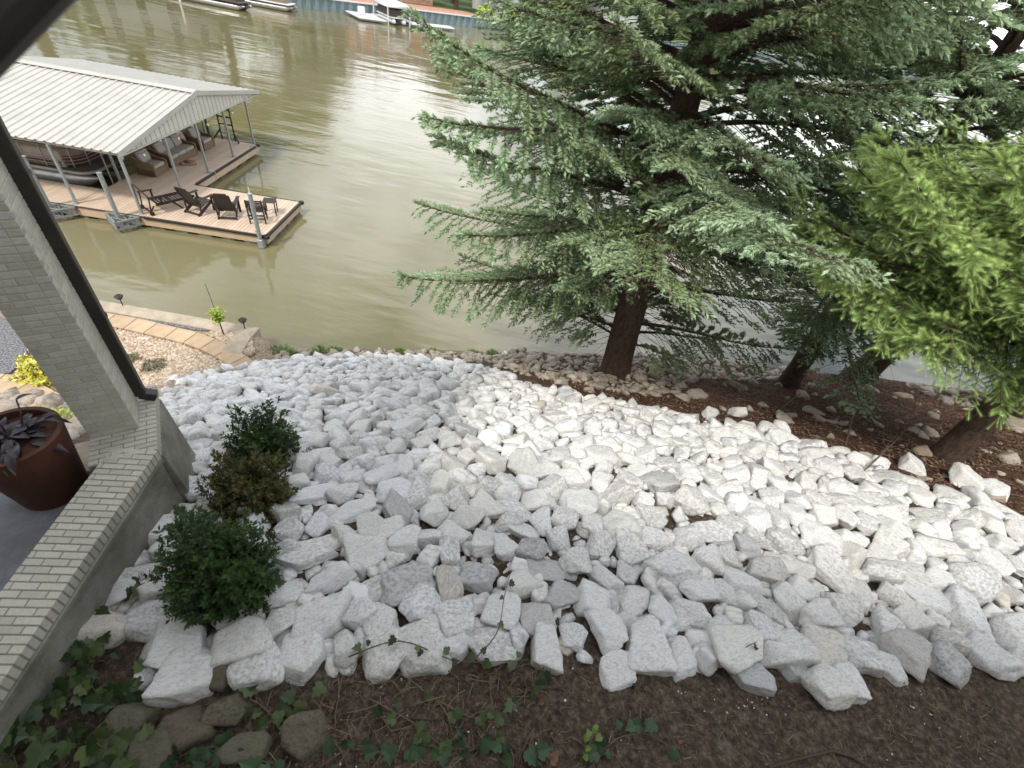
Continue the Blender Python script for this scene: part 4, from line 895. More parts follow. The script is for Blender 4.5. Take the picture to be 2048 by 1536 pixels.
def conifer(label, base, topdir, prof, h_rng, dh, material, tmpl, shoot, group, r0, seed, sec_step=0.085, sh_step=0.056, droop=0.33, hmax=16.0, bare=0.25, tone_fn=None, only=None, name='spruce_tree', tipgain=0.35, tippow=1.5, sec_len=0.42, hang=0.16, far_above=None, extra=()):
    r = random.Random(seed); g = np.random.default_rng(seed); base = Vector(base); ax = Vector(topdir).normalized()
    tr = empty(name, base, label, 'tree', group); tb = MB(); lb = MB()
    def trunk_pt(h): return ax * (h / ax.z)
    hs_ = [-0.35, 0.1, 0.7, 1.6, 3, 5, 7, 9, 11, 13, hmax]
    tb.tube([trunk_pt(h) + Vector((0.03 * math.sin(h * 1.3 + seed), 0.03 * math.cos(h * 1.7), 0)) for h in hs_], [r0 * (1.35 if h < 0 else 1.12 if h < 0.3 else 1) * max(0.06, (1 - h / (hmax + .3))) ** 0.8 for h in hs_], 14)
    pos, dr, ln, tn = [], [], [], []; h = h_rng[0]; k = 0; az = r.uniform(0, 6.28)
    prim = []
    while h < h_rng[1]:
        az += 2.39996 + r.uniform(-0.35, 0.35); prim.append((h, az, prof(h) * r.uniform(0.55, 1.08))); h += dh * r.uniform(0.7, 1.3)
    prim += list(extra)
    for (h, az, L) in prim:
        if only and not only(h, az % 6.2832, L): continue
        far = far_above is not None and h > far_above
        c0 = trunk_pt(h); dh_ = Vector((math.cos(az), math.sin(az), 0)); side0 = Vector((-dh_.y, dh_.x, 0)); bend = r.uniform(-0.12, 0.12); rise = r.uniform(0.0, 0.30) + 0.03 * h; dp = droop * r.uniform(0.7, 1.3)
        def P(t): return c0 + dh_ * (L * t) + side0 * (L * bend * t * t) + Vector((0, 0, L * (rise * t - dp * t * t + 0.16 * t ** 4)))
        rr0 = 0.012 + 0.011 * L
        lb.tube([P(t) for t in (0, .15, .3, .45, .6, .75, .9, 1)], [rr0 * (1 - .86 * t) for t in (0, .15, .3, .45, .6, .75, .9, 1)], 5, caps=False)
        t = 0.10; side = 1; tilt = r.uniform(-0.15, 0.15); bare_i = bare * r.uniform(.7, 1.4); st = sec_step * (2.0 if far else 1)
        btone = r.gauss(0, 0.12)
        while t < 1.0:
            p = P(t); dloc = (P(min(t + .04, 1.04)) - P(t)).normalized(); side = -side; ang = side * R(r.uniform(42, 66)); sv = Vector((-dloc.y, dloc.x, 0)).normalized()
            sdir = (dloc * math.cos(ang) + sv * math.sin(ang) + Vector((0, 0, -hang * r.uniform(.2, 1.3) + tilt * side))).normalized()
            Ls = (sec_len * L * (1 - t) ** 0.8 * min(1, t / 0.25 + .35) + 0.22) * r.uniform(0.65, 1.15); Ls = min(Ls, 1.25)
            q = [p + sdir * (Ls * u) + Vector((0, 0, -0.16 * Ls * u * u)) for u in (0, .5, 1)]
            lb.tube(q, [0.010, 0.006, 0.002], 3, caps=False)
            n_sh = max(2, int(Ls / (sh_step * (1.8 if far else 1)))); u0 = 0.62 if t < bare_i else (0.25 if t < bare_i + .2 else 0.08)
            sv2 = Vector((-sdir.y, sdir.x, 0)); sv2 = sv2.normalized() if sv2.length > 1e-3 else Vector((1, 0, 0))
            for m_ in range(n_sh + 1):
                u = m_ / n_sh
                if u < u0: continue
                pp = p + sdir * (Ls * u) + Vector((0, 0, -0.16 * Ls * u * u)); sg = 1 if m_ % 2 else -1
                cn_ = math.sin(pp.x * 2.9 + seed) * math.sin(pp.y * 2.7 + 1.3) + math.sin(pp.z * 4.1 + pp.x * 1.7 + seed) * .7
                if cn_ < -0.78 and u < .8: continue
                opts = [(0.85, sg * 0.75)] if m_ < n_sh else [(1, 0)]
                if m_ < n_sh and r.random() < 0.55: opts.append((0.8, -sg * 0.8))
                if cn_ > .45: opts.append((0.6, -sg * .3)); opts.append((0.9, sg * .35))
                for (ca, sa) in opts:
                    dd = sdir * ca + sv2 * sa + Vector((0, 0, r.uniform(-0.80, 0.42)))
                    pos.append(pp[:]); dr.append(dd[:]); ln.append(shoot * r.uniform(.65, 1.25) * (1.8 if far else 1) * (1.0 if u > .5 else .85))
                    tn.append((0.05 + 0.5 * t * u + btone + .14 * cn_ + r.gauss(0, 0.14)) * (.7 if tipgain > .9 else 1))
            if t > bare_i:
                for m_ in range(3):
                    dd = dloc * r.uniform(.5, 1) + sv * r.uniform(-.9, .9) + Vector((0, 0, r.uniform(-.1, .9)))
                    pos.append(P(min(1, t + r.uniform(0, .03)))[:]); dr.append(dd[:]); ln.append(shoot * r.uniform(.8, 1.25)); tn.append(.3 + btone + r.gauss(0, .14))
            t += st / L * r.uniform(.7, 1.3)
        pos.append(P(1)[:]); dr.append(dloc[:]); ln.append(shoot * 1.3); tn.append(.6)
    # dead twigs low on the trunk
    for k in range(34):
        h = r.uniform(0.5, 4.5); a = r.uniform(0, 6.28); L = r.uniform(.3, 1.1); c0 = trunk_pt(h); d0 = Vector((math.cos(a), math.sin(a), -.5))
        lb.tube([c0, c0 + d0 * L * .5, c0 + d0 * L + Vector((r.uniform(-.1, .1), 0, -.12))], [.010, .006, .002], 3, caps=False)
    tb.build('trunk', M['bark'], tr, smooth=True); lb.build('branches', M['bark'], tr)
    build_shoots('crown', pos, dr, ln, np.clip(tn, 0, 1), tmpl, material, tr, tipgain, tippow); return tr, len(pos)
T_SP = shoot_template(15, 0.44, .42); T_FIR = shoot_template(84, 0.20, .14)
def lean(b, px):
    """the direction from the foot b to the point on the line of sight px nearest above it"""
    d = ray(*px); b = np.array(b); t = (b[:2] @ d[:2]) / (d[:2] @ d[:2]); q = EYE + d * t
    return Vector(q - b)
b1 = GP(1228, 752); d1 = lean(b1, (1385, 160))
prof1 = lambda h: 2.0 + 1.05 * min(h, 3.2) if h < 3.2 else 5.0 + 0.12 * (h - 3.2) if h < 9 else max(0.4, 4.9 - 0.62 * (h - 9))
nsh = []
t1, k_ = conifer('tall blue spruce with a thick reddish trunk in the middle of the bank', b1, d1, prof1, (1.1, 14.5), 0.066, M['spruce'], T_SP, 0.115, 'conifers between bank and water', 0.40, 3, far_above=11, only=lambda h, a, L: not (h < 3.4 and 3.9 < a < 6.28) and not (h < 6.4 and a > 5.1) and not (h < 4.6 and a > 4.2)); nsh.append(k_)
b2 = GP(1572, 772); d2 = lean(b2, (1880, 300))
prof2 = lambda h: 1.9 + 0.9 * min(h, 3) if h < 3 else max(0.4, 4.4 - 0.12 * (h - 3)) if h < 9 else max(.4, 3.6 - .55 * (h - 9))
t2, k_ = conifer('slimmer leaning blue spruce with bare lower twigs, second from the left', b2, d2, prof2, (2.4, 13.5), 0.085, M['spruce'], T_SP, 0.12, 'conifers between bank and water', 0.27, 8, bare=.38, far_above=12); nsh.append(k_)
b3 = np.array([13.2, 12.9, gz(13.2, 12.9)]); b3 = GP(1712, 762)
t3, k_ = conifer('thick dark spruce trunk half hidden behind the bright green fir', b3, (0.04, 0.02, 1), prof2, (3.0, 13), 0.20, M['spruce'], T_SP, 0.15, 'conifers between bank and water', 0.42, 12, sec_step=.12, sh_step=.08, bare=.3, far_above=12); nsh.append(k_)
b4 = GP(1890, 915); d4 = lean(b4, (2040, 770))
prof4 = lambda h: 2.0 if h < 6 else max(.4, 2.2 - .3 * (h - 6))
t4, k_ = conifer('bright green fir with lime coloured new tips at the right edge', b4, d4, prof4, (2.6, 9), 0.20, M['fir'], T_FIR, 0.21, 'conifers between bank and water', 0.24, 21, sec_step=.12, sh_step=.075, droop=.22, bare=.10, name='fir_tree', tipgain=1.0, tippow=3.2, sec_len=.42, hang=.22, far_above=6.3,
    extra=[(random.uniform(2.6, 5.0), random.uniform(2.65, 3.95), random.uniform(2.2, 3.7)) for _ in range(36)] + [(random.uniform(2.6, 3.4), random.uniform(2.85, 3.45), random.uniform(4.0, 4.9)) for _ in range(9)])
nsh.append(k_)

b5 = GP(2260, 850)
t5, k_ = conifer('dark spruce whose boughs hang in from beyond the right edge', b5, (0.02, 0.05, 1), lambda h: 5.8 if h < 8 else max(.4, 5.8 - .6 * (h - 8)), (3.4, 13), 0.09, M['spruce'], T_SP, 0.15, 'conifers between bank and water', 0.30, 33, sec_step=.13, sh_step=.085, bare=.35, only=lambda h, a, L: 1.6 < a < 4.9)
for (bx, by, sd6, lb6) in ((14.5, 11.2, 41, 'dark spruce crowded behind the two leaning trunks'), (18.5, 9.0, 43, 'dark spruce farthest right, mostly hidden behind the fir')):
    conifer(lb6, (bx, by, float(gz(bx, by))), (0.03, 0.03, 1), lambda h: 4.4 if h < 8 else max(.4, 4.4 - .5 * (h - 8)), (2.6, 14), 0.13, M['spruce'], T_SP, 0.17, 'conifers between bank and water', 0.30, sd6, sec_step=.13, sh_step=.085, bare=.3)
# fallen bare branches on the mulch
for k, (q, lb_) in enumerate(((((1680, 985), (1740, 930), (1800, 870)), 'thin grey bare branch leaning against the fir trunk'), (((1560, 820), (1625, 770), (1640, 700)), 'forked bare twig hanging over the mulch under the spruces'), (((1690, 890), (1705, 800), (1700, 740)), 'fine bare twig standing in the mulch between two trunks'))):
    P = [Vector(GP(*q[0])) + Vector((0, 0, .03)), Vector(GP(*q[1])) + Vector((0, 0, .25)), Vector(GP(*q[2])) + Vector((0, 0, .5))]
    mb = MB(); mb.tube([p - P[0] for p in P], [.018, .012, .005], 5); rr = random.Random(k)
    for j in range(10):
        a = P[0].lerp(P[2], rr.uniform(.2, 1)) - P[0] + Vector((0, 0, .1)); mb.tube([a, a + Vector((rr.uniform(-.4, .4), rr.uniform(-.3, .3), rr.uniform(-.2, .2)))], [.006, .002], 4)
    o = mb.build('fallen_branch', M['twig']); o.location = P[0]; tag(o, lb_, 'branch')

# ------------------------------------------------------------------ floating dock
DN = np.array([-10.28, 15.46]); dxv = np.array([.9957, .092]); dyv = np.array([-.092, .9957]); DZ = 0.45
DROT = math.atan2(.092, .9957)
def DL(x, y, z=0.0):
    p = DN + dxv * x + dyv * y; return Vector((p[0], p[1], z))
def dempty(name, x, y, z, label, cat, group=None, rz=0.0): return empty(name, DL(x, y, z), label, cat, group, (0, 0, DROT + rz))
XA, XB, YB, YT, SL1, XW = -4.50, -7.05, 3.45, 9.45, 1.68, -26.0       # platform lines in the dock's own frame
dock = dempty('floating_dock', 0, 0, 0, 'floating boat dock with tan boards and dark rubber edging', 'dock')
mb = MB(); bw = 0.138
def boards(mb, x0, x1, y0, y1, dirn):
    if dirn == 'y':
        x = x0
        while x < x1 - .02:
            w = min(bw, x1 - x); mb.box((x + w / 2, (y0 + y1) / 2, DZ - .014), (w - .012, y1 - y0, .028), tone=random.random()); x += bw
    else:
        y = y0
        while y < y1 - .02:
            w = min(bw, y1 - y); mb.box(((x0 + x1) / 2, y + w / 2, DZ - .014), (x1 - x0, w - .012, .028), tone=random.random()); y += bw
boards(mb, XA + .0, -0.06, .06, YB - .06, 'y'); boards(mb, XB, XA - .005, 0.06, YT - .02, 'y'); boards(mb, XW, XB - .005, 0.06, SL1, 'y'); boards(mb, XW, XB - .005, 8.3, YT - .02, 'y')
mb.build('decking', M['deck'], dock)
mb = MB()
for (a, b) in (((XA, .04), (-.04, .04)), ((-.04, .04), (-.04, YB - .04)), ((-.04, YB - .04), (XA, YB - .04)), ((XA, YB), (XA, YT)), ((XW, .04), (XA, .04)), ((XB, SL1 + .0), (XW, SL1 + .0)), ((XA, YT), (XB, YT)), ((XB, SL1), (XB, 8.3))):
    mb.beam((a[0], a[1], DZ - .19), (b[0], b[1], DZ - .19), .05, .30)
mb.build('fascia', M['fascia'], dock)
mb = MB()
for (a, b) in (((XA, -.005), (.01, -.005)), ((.01, -.01), (.01, YB)), ((XA + .02, YB + .1), (XA + .02, YT))): mb.beam((a[0], a[1], DZ - .03), (b[0], b[1], DZ - .03), .075, .10)
mb.beam((XW, -.0, DZ - .01), (XA, -.0, DZ - .01), .05, .04); mb.beam((XA, YB + .0, DZ - .005), (0, YB + .0, DZ - .005), .04, .03); mb.beam((XA, YT, DZ - .005), (XB, YT, DZ - .005), .04, .03)
for c in ((.0, .0), (.0, YB), (XA, YT)): mb.lathe((c[0], c[1], DZ - .10), [(.11, 0), (.11, .12)], 14)
mb.build('rubber_edging', M['black'], dock, bevel=.012)
rr = random.Random(4)
def floats(p, q, n):
    p, q = Vector(p), Vector(q); d = (q - p) / n
    for k in range(n):
        a = p + d * (k + .12); b = p + d * (k + .78 + rr.uniform(-.1, .1)); mb = MB(); mb.beam((a.x, a.y, .02), (b.x, b.y, .02), .46, .30); mb.build('float', M['float'], dock, bevel=.04, seg=2)
floats((XA, .28, 0), (-.2, .28, 0), 5); floats((-.28, .3, 0), (-.28, YB, 0), 4); floats((XA - .28, YB, 0), (XA - .28, YT, 0), 6); floats((-20, .28, 0), (XA, .28, 0), 16); floats((-20, 1.35, 0), (XB, 1.35, 0), 12)
for (x, y, hd) in ((XA + .0, 4.9, 0), (XA, 9.0, 0), (-.4, .1, 90)):
    mb = MB(); c = Vector((x - .12 if hd == 0 else x, y if hd == 0 else .14, DZ)); ax_ = Vector((0, 1, 0)) if hd == 0 else Vector((1, 0, 0))
    mb.tube([c - ax_ * .13 + Vector((0, 0, .06)), c - ax_ * .05 + Vector((0, 0, .07)), c + ax_ * .05 + Vector((0, 0, .07)), c + ax_ * .13 + Vector((0, 0, .06))], .018, 6)
    mb.tube([c - ax_ * .04, c - ax_ * .04 + Vector((0, 0, .07))], .016, 6); mb.tube([c + ax_ * .04, c + ax_ * .04 + Vector((0, 0, .07))], .016, 6); cl = mb.build('cleat', M['galv'], dock)
for k, y in enumerate((4.95, 9.05)):
    mb = MB(); mb.tube([(XA - .15, y, DZ + .07), (XA - .04, y + .05, DZ + .09), (XA + .07, y + .1, DZ - .02), (XA + .09, y + .12, DZ - .25)], .014, 6)
    o = mb.build('dock_line', M['rope']); o.location = DL(0, 0, 0); o.rotation_euler = (0, 0, DROT); tag(o, ('short pale rope looped on the cleat at the inner corner of the dock', 'short pale rope looped on the cleat at the far corner of the dock')[k], 'rope')
# galvanised pilings with triangular brackets
for k, (x, y, zt, lb) in enumerate(((-7.62, -.28, 2.15, 'galvanised steel piling on a bracket beside the boat'), (-5.22, -.28, 2.0, 'galvanised steel piling on a bracket at the foot of the roof corner post'), (-.20, -.13, 2.05, 'galvanised steel piling at the outer corner of the lounging deck'), (-9.6, -.1, 1.7, 'short piling half hidden behind the brick pillar'))):
    r_ = dempty('piling', x, y, -1.5, lb, 'piling', 'steel pilings of the dock')
    mb = MB(); mb.tube([(0, 0, 0), (0, 0, zt + 1.5)], .075, 12); mb.tube([(0, 0, zt + 1.49), (0, 0, zt + 1.52)], .085, 12); mb.build('pole', M['galv'], r_, smooth=True)
    if k == 2: mb = MB(); mb.box((0, .03, 1.5 + .18), (.2, .24, .34)); mb.build('pile_guide', M['galv'], r_, bevel=.01)
    if k == 2: mb = MB(); mb.tube([(0, 0, zt + 1.52), (0, 0, zt + 1.56), (0, 0, zt + 1.75)], [.03, .02, .015], 8); mb.build('finial', M['white'], r_)
for k, (x0, x1, ax, lb) in enumerate(((-8.15, -6.90, -7.45, 'galvanised triangular truss bracket beside the moored boat'), (-5.85, -4.62, -5.05, 'galvanised triangular truss bracket below the roof corner post'))):
    r_ = dempty('dock_bracket', x0, 0, 0, lb, 'bracket', 'truss brackets on the dock front'); mb = MB()
    A_, B_, C3 = Vector((0, -.05, 0)), Vector((x1 - x0, -.05, 0)), Vector((ax - x0, -.72, 0)); zl, zu = .16, .42
    for zz in (zl, zu):
        Z3 = Vector((0, 0, zz))
        for p, q in ((A_, B_), (B_, C3), (C3, A_)): mb.beam(p + Z3, q + Z3, .05, .05)
        m1 = A_.lerp(B_, .5) + Z3; m2 = B_.lerp(C3, .5) + Z3; m3 = C3.lerp(A_, .5) + Z3
        for p, q in ((m1, m2), (m1, m3), (m2, m3), (B_.lerp(A_, .22) + Z3, m2)): mb.beam(p, q, .03, .03)
    for p, q in ((A_, B_), (B_, C3), (C3, A_)):
        n_ = 4
        for j in range(n_ + 1): a = p.lerp(q, j / n_); mb.beam(a + Vector((0, 0, zl)), a + Vector((0, 0, zu)), .025, .025, up=(1, 0, 0))
        for j in range(n_): mb.beam(p.lerp(q, j / n_) + Vector((0, 0, zl)), p.lerp(q, (j + 1) / n_) + Vector((0, 0, zu)), .022, .022)
    mb.build('truss', M['galv'], r_)
# roof
RX1, RX0, RY0, RY1, EZ, RZ_ = -4.60, -16.2, 0.12, 10.85, 2.62, 3.52
RX0 = -12.9; RYM = (RY0 + RY1) / 2
can = dempty('dock_roof', RX1, RY0, DZ, 'white ribbed metal gable roof on steel posts over the boat slip', 'roof')
ctf = Matrix.Translation((-RX1, -RY0, -DZ))
def slope(name, ya, yb):
    mb = MB(); rib = 0.305; x = RX1; prof = []
    while x > RX0:
        prof += [(x, 0), (x - .20, 0), (x - .225, .038), (x - .28, .038)]; x -= rib
    vs = []; 
    for (px_, pz) in prof: vs += [(px_, ya, EZ + pz), (px_, yb, RZ_ + pz)]
    fs = [(2 * i, 2 * i + 1, 2 * i + 3, 2 * i + 2) for i in range(len(prof) - 1)]
    if ya > yb: fs = [f[::-1] for f in fs]
    mb.add(vs, fs); o = mb.build(name, M['roof'], can, tf=ctf); so_ = o.modifiers.new('thick', 'SOLIDIFY'); so_.thickness = .006; so_.offset = -1
slope('roof_panel', RY0, RYM - .02); slope('roof_panel', RY1, RYM + .02)
mb = MB(); dz = .075
mb.add([(RX1 + .03, RYM - .26, RZ_ - .26 * .1677 + dz), (RX0, RYM - .26, RZ_ - .26 * .1677 + dz), (RX0, RYM, RZ_ + dz), (RX1 + .03, RYM, RZ_ + dz), (RX0, RYM + .26, RZ_ - .26 * .1677 + dz), (RX1 + .03, RYM + .26, RZ_ - .26 * .1677 + dz)], [(0, 3, 2, 1), (3, 5, 4, 2)])
o = mb.build('ridge_cap', M['roof'], can, tf=ctf); o.modifiers.new('thick', 'SOLIDIFY').thickness = .02
# gable: ribbed panel with a rake trim
mb = MB(); gb = EZ - .13; y = RY0 + .15; pw = .30
def rz(y): return EZ + (RZ_ - EZ) * (1 - abs(y - RYM) / (RYM - RY0))
def gl(y): return max(gb - .0, rz(y) - 1.0)
xg = RX1 - .06; gp = []
while y < RY1 - .1: gp += [(y, 0), (y + pw - .05, 0), (y + pw - .04, -.03), (y + pw - .01, -.03)]; y += pw
vs = []
def bot(y): return min(rz(y) - .06, EZ - .12 + 0.0 * y)
for (yy, o_) in gp: vs += [(xg + o_, yy, bot(yy)), (xg + o_, yy, rz(yy) - .03)]
mb.add(vs, [(2 * i, 2 * i + 2, 2 * i + 3, 2 * i + 1) for i in range(len(gp) - 1)]); o = mb.build('gable_panel', M['gable'], can, tf=ctf); o.modifiers.new('thick', 'SOLIDIFY').thickness = .01
mb = MB()
for ya in (RY0, RY1):
    s3 = 1 if ya == RY0 else -1
    mb.beam((RX1 + .02, ya, EZ - .03), (RX1 + .02, RYM, RZ_ - .03), .05, .17, up=(0, 0, 1))
    mb.beam((RX1 - .05, ya + s3 * .1, EZ - .13), (RX1 - .05, RYM, EZ - .13), .06, .05)
mb.build('rake_trim', M['roof'], can, tf=ctf)
PY = [.21, 2.77, 4.93, 7.23, 9.42]; posts = [(RX1 - .07, y) for y in PY] + [(-7.02, .21), (-9.6, .21), (-12.3, .21), (-7.02, 2.1 + .55), (-9.8, 9.42), (-12.6, 9.42), (-7.1, 9.42)]
for (x, y) in posts:
    mb = MB(); mb.beam((x, y, DZ), (x, y, (EZ - .05 if y in (.21, 9.42) else bot(y))), .075, .075, up=(1, 0, 0)); mb.box((x, y, DZ + .006), (.16, .16, .012)); mb.build('post', M['galv'], can, tf=ctf)
mb = MB()
for y in (.21, RY1 - .35): mb.beam((RX1 - .1, y, EZ - .06), (RX0, y, EZ - .06), .06, .08)
for x in np.arange(RX1 - .4, RX0, -1.5):
    mb.beam((x, RY0 + .2, EZ - .06), (x, RY1 - .2, EZ - .06), .05, .05); mb.beam((x, RY0 + .2, EZ - .03), (x, RYM, RZ_ - .08), .05, .05); mb.beam((x, RY1 - .2, EZ - .03), (x, RYM, RZ_ - .08), .05, .05)
mb.build('rafters', M['alu'], can, tf=ctf)
# festoon bulbs
bl = MB(); pts = []
for k in range(9): t = k / 8; pts.append((RX1 - .16, .4 + 8.9 * t, EZ - .18 - .22 * abs(math.sin(t * math.pi * 4))))
sl_ = dempty('string_lights', 0, 0, 0, 'string of clear globe bulbs under the gable of the dock roof', 'string lights'); mb = MB(); mb.tube(pts, .008, 4); mb.build('cable', M['black'], sl_)
for p in pts[::1]:
    mb = MB(); mb.lathe((p[0], p[1], p[2] - .13), [(.005, 0), (.045, .03), (.05, .06), (.02, .11), (.018, .13)], 10); mb.build('bulb', M['bulb'], sl_, smooth=True)
# black ladder rack / gangway frame at the back of the dock
lr = dempty('dock_ladder', -5.9, 9.35, DZ, 'tall black ladder standing at the back edge of the dock', 'ladder'); mb = MB()
for x in (-.33, .33): mb.beam((x, 0, 0), (x, .05, 1.95), .07, .04, up=(1, 0, 0))
mb.build('rails', M['black'], lr)
for zz in (.75, 1.1, 1.45, 1.8): mb = MB(); mb.beam((-.33, .03, zz), (.33, .03, zz), .08, .05); mb.build('rung', M['black'], lr)
mb = MB(); mb.tube([(.05, -.02, 1.9), (.06, -.05, .5), (.12, -.1, .12), (.25, -.12, .06), (.38, -.08, .2), (.36, 0, .8)], .022, 6); mb.build('hose', M['black'], lr)
mb = MB(); mb.beam((.33, 0, .4), (.62, -.25, .02), .06, .05); mb.build('brace', M['black'], lr)
mb = MB(); mb.beam((-.33, 0, .5), (-.62, -.3, .05), .06, .05); mb.build('brace', M['black'], lr)
mb = MB(); mb.beam((0, 0, 0), (0, 0, 1.7), .07, .07, up=(1, 0, 0)); o = mb.build('dock_post', M['black']); o.location = DL(-6.85, 9.3, DZ); tag(o, 'black upright post left of the ladder at the back of the dock', 'post')

# wicker sofa set, facing the outer edge (+x of the dock)
def soft(name, parts_, mtl, root, bev=.05):
    mb = MB()
    for c, s, rt in parts_: mb.box(c, s, rt)
    o = mb.build(name, mtl, root, bevel=bev, seg=3); return o
def wicker(xf, yc, wdt, label, name, cat, ncush):
    """xf: front edge, seat looks to +x"""
    r_ = dempty(name, xf - .42, yc, DZ, label, cat)
    mb = MB(); mb.box((0, 0, .16), (.80, wdt, .30)); mb.box((-.34, 0, .50), (.14, wdt, .55), Matrix.Rotation(R(-14), 3, 'Y')); mb.build('frame', M['wicker'], r_, bevel=.04, seg=3)
    for s in (-1, 1):
        mb = MB(); prof_ = [(-.40, .80), (-.25, .66), (.05, .56), (.30, .55), (.42, .48), (.42, .02), (-.40, .02)]; y0 = s * (wdt / 2 - .055)
        n_ = len(prof_); vs = [(p[0], y0 - .055, p[1]) for p in prof_] + [(p[0], y0 + .055, p[1]) for p in prof_]
        mb.add(vs, [tuple(range(n_)), tuple(range(2 * n_ - 1, n_ - 1, -1))] + [(i, n_ + i, n_ + (i + 1) % n_, (i + 1) % n_) for i in range(n_)]); mb.build('arm', M['wicker'], r_, bevel=.03, seg=2)
    iw = (wdt - .24) / ncush
    for j in range(ncush):
        y = -wdt / 2 + .12 + iw * (j + .5); soft('seat_cushion', [((.06, y, .38), (.66, iw - .02, .15), None)], M['cushion'], r_, .05)
        soft('back_cushion', [((-.22, y, .66), (.17, iw - .03, .46), Matrix.Rotation(R(-17), 3, 'Y'))], M['cushion'], r_, .07)
    return r_
wicker(-6.05, 3.95, .95, 'wicker armchair nearest the boat bow, its back to the slip', 'armchair', 'armchair', 1)
sf = wicker(-6.08, 5.75, 2.10, 'wicker sofa with taupe cushions between the two armchairs', 'sofa', 'sofa', 3)
wicker(-6.0, 7.75, .98, 'wicker armchair at the far end near the black ladder', 'armchair', 'armchair', 1)
rg = dempty('door_mat', -5.85, 5.55, DZ + .03, 'small tan cushion with a dark fan pattern on the deck before the sofa', 'floor cushion', rz=R(35))
mb = MB(); mb.box((0, 0, 0.02), (.62, .50, .07)); mb.build('pad', M['rug'], rg, bevel=.03, seg=3); mb = MB()
for a in range(-60, 61, 20): mb.beam((-.26 + .06 * math.cos(R(a)), .06 * math.sin(R(a)), .058), (-.26 + .44 * math.cos(R(a)), min(max(.44 * math.sin(R(a)), -.22), .22), .058), .035, .004)
mb.build('fan_stripes', M['stripe'], rg)
rg.name = 'floor_cushion'

# dark poly-lumber deck chairs
def slats(mb, p0, p1, wdt, n, th=.018, gap=.25):
    p0, p1 = Vector(p0), Vector(p1)
    for k in range(n):
        a = p0.lerp(p1, (k + gap / 2) / n); b = p0.lerp(p1, (k + 1 - gap / 2) / n); m_ = (a + b) / 2; d = b - a
        rot = Matrix((Vector((0, 1, 0)), d.normalized(), Vector((0, 1, 0)).cross(d.normalized()))).transposed(); mb.box(m_, (wdt, d.length, th), rot)
def adirondack(x, y, rz_, label, n=1):
    """seat looks along its own +x"""
    r_ = dempty('deck_chair', x, y, DZ, label, 'deck chair', 'dark chairs on the lounging deck', rz_)
    mb = MB(); slats(mb, (-.26, 0, .26), (.30, 0, .40), .56, 6); mb.build('seat', M['poly'], r_)
    mb = MB(); slats(mb, (-.24, 0, .26), (-.62, 0, 1.02), .56, 9, gap=.12); mb.beam((-.25, -.27, .25), (-.62, -.27, 1.0), .05, .03); mb.beam((-.25, .27, .25), (-.62, .27, 1.0), .05, .03)
    mb.box((-.64, 0, 1.05), (.03, .42, .07), Matrix.Rotation(R(-26), 3, 'Y')); mb.build('backrest', M['poly'], r_)
    for s in (-1, 1):
        mb = MB(); mb.box((.02, s * .35, .60), (.74, .13, .025)); mb.beam((.28, s * .33, 0), (.28, s * .33, .59), .09, .035, up=(1, 0, 0)); mb.build('arm', M['poly'], r_, bevel=.008)
        mb = MB(); mb.beam((-.50, s * .31, .02), (.30, s * .31, .38), .035, .11); mb.beam((-.34, s * .33, .10), (-.34, s * .33, .59), .06, .035, up=(1, 0, 0)); mb.build('leg', M['poly'], r_)
    mb = MB(); mb.beam((-.46, -.30, .07), (-.46, .30, .07), .04, .06); mb.build('stretcher', M['poly'], r_)
    return r_
adirondack(-3.02, 1.22, R(76), 'dark adirondack chair beside the lounger, turned slightly sideways')
adirondack(-1.95, 1.25, R(106), 'dark adirondack chair in the middle of the row, seen square from behind')
c3 = dempty('deck_chair', -.75, 1.10, DZ, 'dark slatted high-seat chair right behind the corner piling', 'deck chair', 'dark chairs on the lounging deck', R(108))
mb = MB(); slats(mb, (-.22, 0, .45), (.24, 0, .47), .50, 5); mb.build('seat', M['poly'], c3)
mb = MB(); slats(mb, (-.24, 0, .52), (-.40, 0, .98), .50, 6, gap=.3); mb.build('backrest', M['poly'], c3)
for s in (-1, 1):
    for xx in (-.26, .24): mb = MB(); mb.beam((xx, s * .27, 0), (xx - (.12 if xx < 0 else 0), s * .27, .98 if xx < 0 else .66), .05, .04, up=(1, 0, 0)); mb.build('leg', M['poly'], c3)
    mb = MB(); mb.box((0, s * .29, .67), (.56, .08, .025)); mb.build('arm', M['poly'], c3)
mb = MB(); mb.beam((-.26, -.27, .2), (-.26, .27, .2), .04, .04); mb.beam((-.26, -.27, .33), (-.26, .27, .33), .04, .04); mb.build('stretcher', M['poly'], c3)
tb_ = dempty('side_table', -.62, 1.95, DZ, 'small dark side table just beyond the slatted chair', 'side table', rz=R(15))
mb = MB(); slats(mb, (-.24, 0, .52), (.24, 0, .52), .50, 5, gap=.1); mb.build('tabletop', M['poly'], tb_)
for sx in (-1, 1):
    for sy in (-1, 1): mb = MB(); mb.beam((sx * .2, sy * .2, 0), (sx * .2, sy * .2, .51), .04, .04, up=(1, 0, 0)); mb.build('leg', M['poly'], tb_)
lg = dempty('sun_lounger', -4.42, .62, DZ, 'dark slatted sun lounger with wheels and raised back at the corner post', 'sun lounger', rz=R(56))
mb = MB(); slats(mb, (0, 0, .36), (1.35, 0, .40), .58, 13, gap=.35); mb.beam((-.02, -.3, .33), (1.38, -.3, .37), .035, .09); mb.beam((-.02, .3, .33), (1.38, .3, .37), .035, .09); mb.build('seat', M['poly'], lg)
mb = MB(); slats(mb, (0, 0, .37), (-.44, 0, 1.12), .56, 9, gap=.1); mb.build('backrest', M['poly'], lg)
